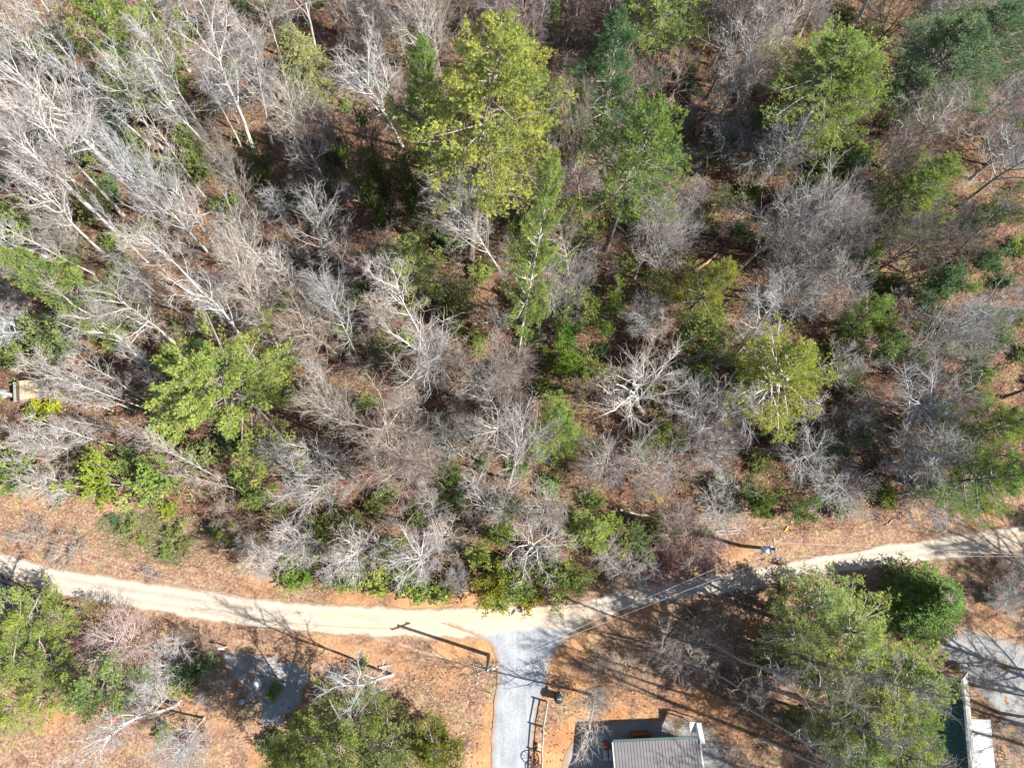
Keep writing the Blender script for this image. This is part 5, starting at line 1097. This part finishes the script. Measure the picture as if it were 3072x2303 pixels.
def wood_bin():
    C = gp(1917, 2203); o = (C[0], C[1], 0); r = thing_at('storage_cabinet', o, 'dark brown slatted cabinet with a cream top edge above the taupe roof', 'cabinet')
    MB().box((0, 0, .65), (1.35, .62, 1.3), .05).build('body', M_WOODB, r)
    for i in range(8): MB().box((-.62 + i * .177, -.335, .62), (.13, .035, 1.15), .05).build('slat', M_WOODB, r)
    MB().slab([(-.72, -.36, 1.33), (.72, -.29, 1.33), (.70, .12, 1.55), (-.74, .05, 1.55)], .04).build('lid', M_WOODB, r)
    MB().box((.2, -.36, 1.36), (1.0, .09, .07), .05).build('top_edge', M_CREAM, r)
wood_bin()
for i, (x, y, lb) in enumerate([(1818.5, 2258, 'upper left'), (1833.5, 2258, 'upper right'), (1820, 2274, 'lower left'), (1834.5, 2273, 'lower right')]):
    C = gp(x, y, .7); m = MB(); m.box((0, 0, .36), (.37, .38, .7), .05 * i, .86)
    r = thing_at('wrapped_bundle', (C[0], C[1], 0), f'{lb} of four silver wrapped bundles beside the taupe roofed house', 'bundle', 'silver wrapped bundles beside the house')
    m.build('wrap', M_SILV, r, bevel=.07); MB().cyl((-.21, 0, .4), (.21, 0, .4), .015).box((0, 0, .4), (.375, .02, .03)).build('strap', M_DKPL, r)
C = gp(1822, 2238, .9); r = thing_at('barrel', (C[0], C[1], 0), 'dark rusty barrel in the shade above the silver bundles', 'barrel')
MB().cyl((0, 0, 0), (0, 0, .9), .2, .2, 16).build('drum', M_RUST, r, True); MB().torus((0, 0, .9), .2, .015, (0, 0, 1)).torus((0, 0, .45), .205, .015, (0, 0, 1)).build('hoop', M_RUST, r)

# ---- green roofed gable house at the right edge
def house_b():
    Re = gp(2902, 2017, 2.5); best = min(np.arange(3, 9, .02), key=lambda h: abs(gp(2888, 2036, h)[1] - Re[1])); P = gp(2888, 2036, best)
    w = Re[0] - P[0]; print('house b', Re, P, w, best)
    w = max(w, 1.2); Ln = 13.0; x0, y0 = P[0], P[1]; r = thing_at('house', (x0, y0, 0), 'steep gabled house with dark green ribbed metal roof under pines at the right edge', 'house')
    wl = max(w, 2.6); dx = (gp(2924, 2265, 2.5)[0] - Re[0]) / (gp(2924, 2265, 2.5)[1] - Re[1])
    def Q(a, b, z): return (a - dx * b, -b, z)
    zl = best - (best - 2.5) * 1.0
    MB().slab([Q(0, 0, best), Q(-wl * 1.25, 0, zl), Q(-wl * 1.25, Ln, zl), Q(0, Ln, best)], .08).build('left_roof_slope', M_GREEN, r)
    MB().slab([Q(w, 0, 2.5), Q(0, 0, best), Q(0, Ln, best), Q(w, Ln, 2.5)], .08).build('right_roof_slope', M_SHING, r)
    m = MB()
    for i in range(int(Ln / .3)):
        b = .15 + i * .3; m.slab([Q(-.03, b - .02, best + .03), Q(-wl * 1.25, b - .02, zl + .035), Q(-wl * 1.25, b + .02, zl + .035), Q(-.03, b + .02, best + .03)], .05)
    m.build('roof_rib', M_GREEN, r)['kind'] = 'stuff'
    MB().slab([Q(-.13, -.03, best + .01), Q(-.13, Ln, best + .01), Q(.0, Ln, best + .075), Q(.0, -.03, best + .075)], .03).build('ridge_cap', M_WHITEMET, r)
    MB().slab([Q(0, -.06, best + .08), Q(-wl * 1.25, -.06, zl + .05), Q(-wl * 1.25, .14, zl + .05), Q(0, .14, best + .08)], .16).build('rake_board', M_WOODG, r)
    MB().slab([Q(w + .02, -.06, 2.55), Q(0, -.06, best + .08), Q(0, .14, best + .08), Q(w + .02, .14, 2.55)], .16).build('rake_board', M_WOODG, r)
    MB().add([Q(-wl, .5, 0), Q(w - .2, .5, 0), Q(w - .2, .5, 2.6), Q(-.1, .5, best - .3), Q(-wl, .5, zl), Q(-wl, Ln, 0), Q(w - .2, Ln, 0), Q(w - .2, Ln, 2.6), Q(-.1, Ln, best - .3), Q(-wl, Ln, zl)],
             [(0, 1, 2, 3, 4), (9, 8, 7, 6, 5), (1, 6, 7, 2), (5, 0, 4, 9), (0, 5, 6, 1)]).build('wall', M_SIDING, r)
    for b in (2, 4.5, 8): f = MB().box(Q(w - .19, b, 1.5), (.06, 1.0, 1.0)).build('window', M_WHITE, r); MB().box(Q(w - .15, b, 1.5), (.02, .84, .84)).build('pane', M_GLASS, f)
    # porch with weathered white corrugated roof
    a, b, c, d = gp(2913, 2156, 2.3), gp(2971, 2158, 2.1), gp(2995, 2400, 2.1), gp(2932, 2400, 2.3)
    MB().slab([local((x0, y0, 0), q) for q in (a, d, c, b)], .04).build('porch_roof', M_WHITEMET, r)
    m = MB(); n = 46
    for i in range(n + 1):
        t = i / n; p = a * (1 - t) + d * t; q = b * (1 - t) + c * t
        m.cyl(local((x0, y0, -.015), p), local((x0, y0, -.015), q), .03, .03, 6)
    m.build('corrugation', M_WHITEMET, r)['kind'] = 'stuff'
    q1, q2 = gp(2914, 2147, 2.2), gp(2946, 2155, 2.0); MB().slab([local((x0, y0, 0), q1), local((x0, y0, 0), q1 - [0, .12, 0]), local((x0, y0, 0), q2 - [0, .12, 0]), local((x0, y0, 0), q2)], .1).build('fascia_board', M_ORANGE, r)
    for q in (b, c, b * .5 + c * .5): MB().box(local((x0, y0, 0), (q[0] - .1, q[1] - .1, 1.03)), (.1, .1, 2.06)).build('porch_post', M_WHITE, r)
house_b()
C = gp(2890, 2003, .6); r = thing_at('air_conditioner', (C[0], C[1], 0), 'small grey box with tan top beside the upper end of the green roofed house', 'outdoor unit')
MB().box((0, 0, .33), (.65, .5, .66)).build('casing', M_WOODG, r, bevel=.03); MB().torus((0, 0, .67), .19, .02, (0, 0, 1)).build('fan_guard', M_DKPL, r); MB().box((0, .28, .5), (.6, .06, .3)).build('back_board', M_TAN, r)
def shed():
    a, c = gp(2612, 2122, 2.2), gp(2668, 2232, 2.2); o = ((a[0] + c[0]) / 2, (a[1] + c[1]) / 2, 0); w, d = abs(c[0] - a[0]), abs(a[1] - c[1])
    r = thing_at('metal_shed', o, 'blue grey metal roofed shed half hidden under the lower right pines', 'shed')
    MB().slab([(-w / 2, d / 2, 2.15), (-w / 2, -d / 2, 2.15), (w / 2, -d / 2, 2.25), (w / 2, d / 2, 2.25)], .05).build('roof', M_BLUEMET, r)
    m = MB()
    for i in range(9): x = -w / 2 + .02 + i * (w - .04) / 8; m.box((x, 0, 2.2 + (x / w) * .1), (.035, d, .06))
    m.build('roof_rib', M_BLUEMET, r)['kind'] = 'stuff'
    MB().box((0, 0, 1.03), (w - .2, d - .2, 2.06)).build('wall', M_WOODG, r); MB().box((0, -d / 2 + .08, .95), (.8, .05, 1.8)).build('door', M_WOODB, r)
shed()
for x, y, s, lb in [(2654, 1948, .34, 'left of two small white domed tanks glimpsed through the lower right pines'), (2716, 1966, .30, 'right of two small white domed tanks glimpsed through the lower right pines')]:
    C = gp(x, y, 1.2); r = thing_at('water_tank', (C[0], C[1], 0), lb, 'tank', 'white tanks under the pines')
    MB().cyl((0, 0, 0), (0, 0, 1.0), s, s, 18).cyl((0, 0, 1.0), (0, 0, 1.2), s, s * .45, 18).build('tank_shell', M_WHITE, r, True); MB().cyl((0, 0, 1.2), (0, 0, 1.28), .1, .1, 12).build('cap', M_DKPL, r)

# ---- hut at the left edge
def hut():
    C = gp(96, 1172, .9); r = thing_at('hut', (C[0], C[1], hf(C[0], C[1])), 'small hut with tan weathered board roof and grey side strips at the left edge', 'hut'); R_ = radians(12)
    def Q(x, y, z): return (x * cos(R_) - y * sin(R_), x * sin(R_) + y * cos(R_), z)
    MB().box((0, 0, .6), (1.75, 1.5, 1.2), R_).build('wall', M_WOODG, r)
    for j in range(2):
        for i in range(3):
            x0 = -.62 + i * .5; y0 = -.82 + j * .84; MB().slab([Q(x0, y0 + .81, 1.42 + .01 * i), Q(x0, y0, 1.40), Q(x0 + .48, y0, 1.38), Q(x0 + .48, y0 + .81, 1.40)], .05).build('roof_board', M_TAN, r)
    MB().box(Q(-.72, 0, 1.42), (.13, 1.75, .10), R_).build('roof_beam', M_WOODB, r)
    for s, w in ((-1.0, .42), (1.03, .2)): MB().slab([Q(s - w / 2, .85, 1.25), Q(s - w / 2, -.85, 1.25), Q(s + w / 2, -.85, 1.30), Q(s + w / 2, .85, 1.30)], .05).build('side_strip', M_SHING, r)
    MB().box(Q(0, -.76, .6), (.5, .04, 1.0), R_).build('door', M_ORANGE, r)
hut()

# ---- parked car at the left edge
def car():
    C = gp(52, 1788); r = thing_at('parked_car', (C[0], C[1], 0), 'charcoal car parked below the road at the left edge, mostly under the pine', 'car'); r.rotation_euler = (0, 0, radians(-24))
    prof = [(-2.25, .35), (-2.28, .75), (-2.1, .98), (-1.2, 1.04), (.75, 1.0), (1.9, .86), (2.25, .66), (2.28, .35)]
    def loft(pr, w, taper, name, m, z0=.28, par=r, bev=.05):
        n = len(pr); V = [(x, -w / 2 * (1 - taper * max(0, (z - .7))), z) for x, z in pr] + [(x, w / 2 * (1 - taper * max(0, (z - .7))), z) for x, z in pr]
        F = [tuple(range(n)), tuple(range(2 * n - 1, n - 1, -1))] + [(i, n + i, n + (i + 1) % n, (i + 1) % n) for i in range(n)]
        return MB().add(V, F).build(name, m, par, bevel=bev)
    b = loft(prof, 1.82, .25, 'body', M_CAR)
    loft([(-1.75, 1.0), (-1.2, 1.44), (.1, 1.46), (.95, .99)], 1.6, .35, 'cabin', M_GLASS, par=r)
    MB().slab([(-1.15, .58, 1.475), (-1.15, -.58, 1.475), (.1, -.58, 1.49), (.1, .58, 1.49)], .04).build('roof', M_CAR, r)
    for x in (-1.4, 1.4):
        for s in (-1, 1):
            t = MB().cyl((x, s * .74, .33), (x, s * .93, .33), .33, .33, 18).build('wheel', M_RUBBER, r, True); MB().cyl((x, s * .93, .33), (x, s * .94, .33), .19, .19, 12).build('rim', M_WHITEMET, t)
    for s in (-1, 1):
        MB().box((2.2, s * .62, .66), (.12, .34, .13)).build('headlight', M_INS, r); MB().box((-2.24, s * .66, .8), (.08, .28, .16)).build('tail_light', M_REDV, r); MB().box((.62, s * .95, 1.02), (.12, .16, .12)).build('mirror', M_CAR, r)
car()

# ---- split rail fence and the things along the driveway
def fence():
    pts = [gp(1639, 2103), gp(1628, 2179), gp(1624.5, 2254), gp(1623, 2330), gp(1622, 2400)]; o = pts[0]; r = thing_at('rail_fence', (o[0], o[1], 0), 'weathered two rail wooden fence along the right side of the driveway', 'fence')
    P = [np.array(local(o, p)) for p in pts]
    for p in P: MB().cyl(p + [0, 0, -.1], p + [0, 0, 1.15], .075, .065, 8).build('post', M_WOODG, r, True)
    for a, b in zip(P[:-1], P[1:]):
        for z in (.55, 1.0): MB().cyl(a + [.02, 0, z], b + [-.02, 0, z + .03], .055, .045, 7).build('rail', M_WOODG, r, True)
fence()
def wagon(x, y, R_, lb, tilt):
    C = gp(x, y); r = thing_at('wagon_wheel', (C[0], C[1], 0), lb, 'wagon wheel', 'wagon wheels by the fence'); r.rotation_euler = (0, radians(tilt), radians(8))
    MB().torus((0, 0, R_), R_, .035, (1, 0, 0), 28).build('rim', M_WOODB, r, True); MB().cyl((-.1, 0, R_), (.1, 0, R_), .08).build('hub', M_WOODB, r)
    for i in range(10): a = 2 * pi * i / 10; MB().cyl((0, .07 * cos(a), R_ + .07 * sin(a)), (0, (R_ - .02) * cos(a), R_ + (R_ - .02) * sin(a)), .018, .018, 6).build('spoke', M_WOODB, r)
wagon(1617, 2273, .5, 'brown wagon wheel leaning on the fence beside the stones', -38); wagon(1624, 2302, .45, 'second wagon wheel on the fence, cut by the bottom edge', -38)
for i, (x, y, s, lb) in enumerate([(1613, 2232, .38, 'topmost tan stone of the heap by the fence'), (1621, 2237, .3, 'small tan stone nearest the rails in the heap by the fence'), (1615, 2243, .36, 'middle tan stone of the heap by the fence'), (1620, 2250, .34, 'lowest tan stone of the heap by the fence, above the wagon wheel'),
                                   (1634, 2196, .32, 'single tan stone right of the fence, half way along'), (1611, 2251, .28, 'tan stone on the driveway side of the heap by the fence')]):
    C = gp(x, y); tagp(MB().rock((C[0], C[1], s * .28), (s, s * .8, s * .7), 40 + i).build('stone', M_TANST), lb, 'stone', 'tan stones by the fence')
def bin_():
    C = gp(1674, 2092, .6); r = thing_at('trash_can', (C[0], C[1], 0), 'black round trash can on the orange clay right of the driveway', 'trash can')
    MB().cyl((0, 0, .02), (0, 0, 1.0), .24, .31, 20).build('bin_body', M_DKPL, r, True); MB().cyl((0, 0, 1.0), (0, 0, 1.08), .33, .27, 20).torus((0, 0, 1.0), .33, .025, (0, 0, 1)).build('lid', M_DKPL, r, True)
    MB().cyl((-.1, 0, 1.12), (.1, 0, 1.12), .03).build('handle', M_SILV, r)
    for s in (-.18, .18): MB().cyl((s, .27, .1), (s + .05, .27, .1), .1).build('wheel', M_RUBBER, r)
bin_()
for x, y, lb in [(1642, 2059, 'small black drain cap at the right edge of the driveway'), (1663, 2047, 'small black cap beside the long trunk shadow right of the driveway')]:
    C = gp(x, y); tagp(MB().cyl((C[0], C[1], 0), (C[0], C[1], .16), .09, .07, 12).build('pipe_cap', M_DKPL), lb, 'pipe cap', 'black caps by the driveway')
def mailbox():
    C = gp(667, 1943, 1.0); r = thing_at('mailbox', (C[0], C[1], 0), 'white mailbox on a short post at the edge of the shaded yard below the road', 'mailbox')
    MB().box((0, 0, .5), (.1, .1, 1.0)).build('post', M_WOODG, r); MB().box((0, 0, 1.12), (.42, .2, .2)).cyl((-.21, 0, 1.2), (.21, 0, 1.2), .1, .1, 12).build('box', M_WHITE, r); MB().box((.05, .115, 1.2), (.12, .01, .1)).build('flag', M_REDV, r)
mailbox()
for i, (x, y, s, rot, lb) in enumerate([(772, 2050, (.82, 1.35, .7), .3, 'large grey boulder in the shade of the lower left yard'), (753, 2086, (.6, .7, .3), .6, 'flat pale stone just below the large grey boulder'), (727, 2104, (.55, .5, .25), 0, 'smaller flat stone lower left of the large grey boulder'),
                                       (622, 2012, (.5, .4, .25), 0, 'pale stone at the left edge of the shaded parking apron'), (735, 2033, (.5, .3, .2), .3, 'low stone upper left of the large grey boulder'), (10, 1185, (1.2, .9, .5), .2, 'whitish boulder left of the small hut')]):
    C = gp(x, y); tagp(MB().rock((0, 0, 0), s, 60 + i, 12, 8).build('boulder', M_GREYST), lb, 'boulder').location = (C[0], C[1], s[2] * .3 + float(hf(C[0], C[1]))); bpy.context.scene.objects
def rock_pile():
    C = gp(2432, 2147); r = thing_at('rock_pile', (C[0], C[1], 0), 'heap of dark rocks under the long shadows left of the blue grey shed', 'rock pile'); rng = np.random.default_rng(9)
    for i in range(26):
        a, d = rng.random() * 6.28, abs(rng.normal(0, .75)); s = rng.uniform(.22, .5); MB().rock((d * cos(a) * .9, d * sin(a) * 1.2, max(.1, .45 - d * .3)), (s, s * rng.uniform(.7, 1.1), s * .7), 200 + i).build('rock', M_GREYST, r)
rock_pile()
def log(a, b, r0, lb, m=M_WOODG, dirs=True):
    A, B = gv(*a), gv(*b); rng = np.random.default_rng(int(a[0])); n = 8; s = np.linspace(0, 1, n)[:, None]; P = A * (1 - s) + B * s; P[:, 2] = hf(P[:, 0], P[:, 1]) + r0 * .9; P[1:-1, :2] += rng.normal(0, .05, (n - 2, 2))
    V, F = tubes(P[None], (r0 * np.linspace(1, .6, n))[None], 7, rng); tagp(mobj('fallen_log', npmesh('fallen_log', V, [F], m)), lb, 'fallen log', 'fallen logs')
log((1500, 588), (1546, 551), .16, 'reddish fallen log beside the small golden pine', M_TANST)
for a, b, r0, lb in [((1535, 1149), (1600, 1144), .07, 'upper of the grey poles lying at the wood edge above the right utility pole'), ((1538, 1155), (1598, 1150), .06, 'lower of the grey poles lying at the wood edge above the right utility pole'),
                     ((474, 1187), (510, 1186), .10, 'pale short board like log at the wood edge above the left road'), ((1912, 1135), (1935, 1118), .05, 'dark broken branch lying on the right bank above the road'), ((1640, 1140), (1680, 1137), .045, 'thin dead pole lying left of the yellow marker'),
                     ((1340, 1100), (1420, 1118), .10, 'fallen trunk among the shrubs near the road bend'), ((660, 560), (720, 520), .12, 'fallen trunk below the round fan tree at left'), ((1330, 985), (1440, 1000), .1, 'fallen trunk below the large white star tree'),
                     ((820, 1440), (846, 1434), .09, 'dark mossy dead limb lying beside the white dead looking tree'), ((430, 470), (520, 430), .10, 'fallen trunk crossing the reddish leaf clearing'), ((1020, 700), (1090, 690), .09, 'fallen trunk on the open floor below the slim pale trunked pine'), ((1790, 360), (1850, 345), .12, 'fallen trunk on the orange floor below the upper right pines')]: log(a, b, r0, lb)
C = gv(1699, 1141); r = thing_at('marker', (C[0], C[1], 0), 'small yellow marker lying on the right bank above the road', 'marker')
MB().box((0, 0, .05), (.45, .07, .05), .9).build('upper_bar', M_YEL, r); MB().box((-.08, -.15, .05), (.3, .06, .05), .5).build('lower_bar', M_YEL, r)
C = gv(1062, 1497); r = thing_at('ground_anchor', (C[0], C[1], 0), 'thin pale stake at the foot of the guy wire left of the driveway', 'stake'); MB().cyl((0, 0, -.05), (0, 0, 1.3), .035, .03, 8).build('rod', M_WOODG, r); MB().torus((0, 0, 1.3), .05, .01, (1, 0, 0), 12).build('eye', M_WIRE, r)
for i, (x, y, s, lb) in enumerate([(1479, 2003, .42, 'white rock beside the foot of the driveway utility pole'), (1431, 2048, .2, 'lower white scrap lying left of the guy wire stake'), (1426, 2026, .14, 'upper white scrap lying left of the guy wire stake'), (2210, 2003, .3, 'pale block in the shade left of the small white fan shrub'), (1086, 1942, .1, 'tiny white scrap on the brown yard below the road')]):
    C = gp(x, y); tagp(MB().rock((C[0], C[1], s * .2), (s, s * .8, s * .5), 90 + i).build('white_rock', M_WHITE), lb, 'rock')
C = gp(335, 2157, .3); r = thing_at('red_wagon', (C[0], C[1], 0), 'small red cart half hidden behind the thick white leaning trunk', 'cart')
MB().box((0, 0, .3), (.7, .4, .16)).build('tray', M_REDV, r, bevel=.03); MB().cyl((.35, 0, .3), (.8, .1, .5), .02).build('handle', M_DKPL, r)
for a in (-.25, .25):
    for b in (-.22, .22): MB().cyl((a, b - .02, .12), (a, b + .02, .12), .12, .12, 12).build('wheel', M_RUBBER, r)
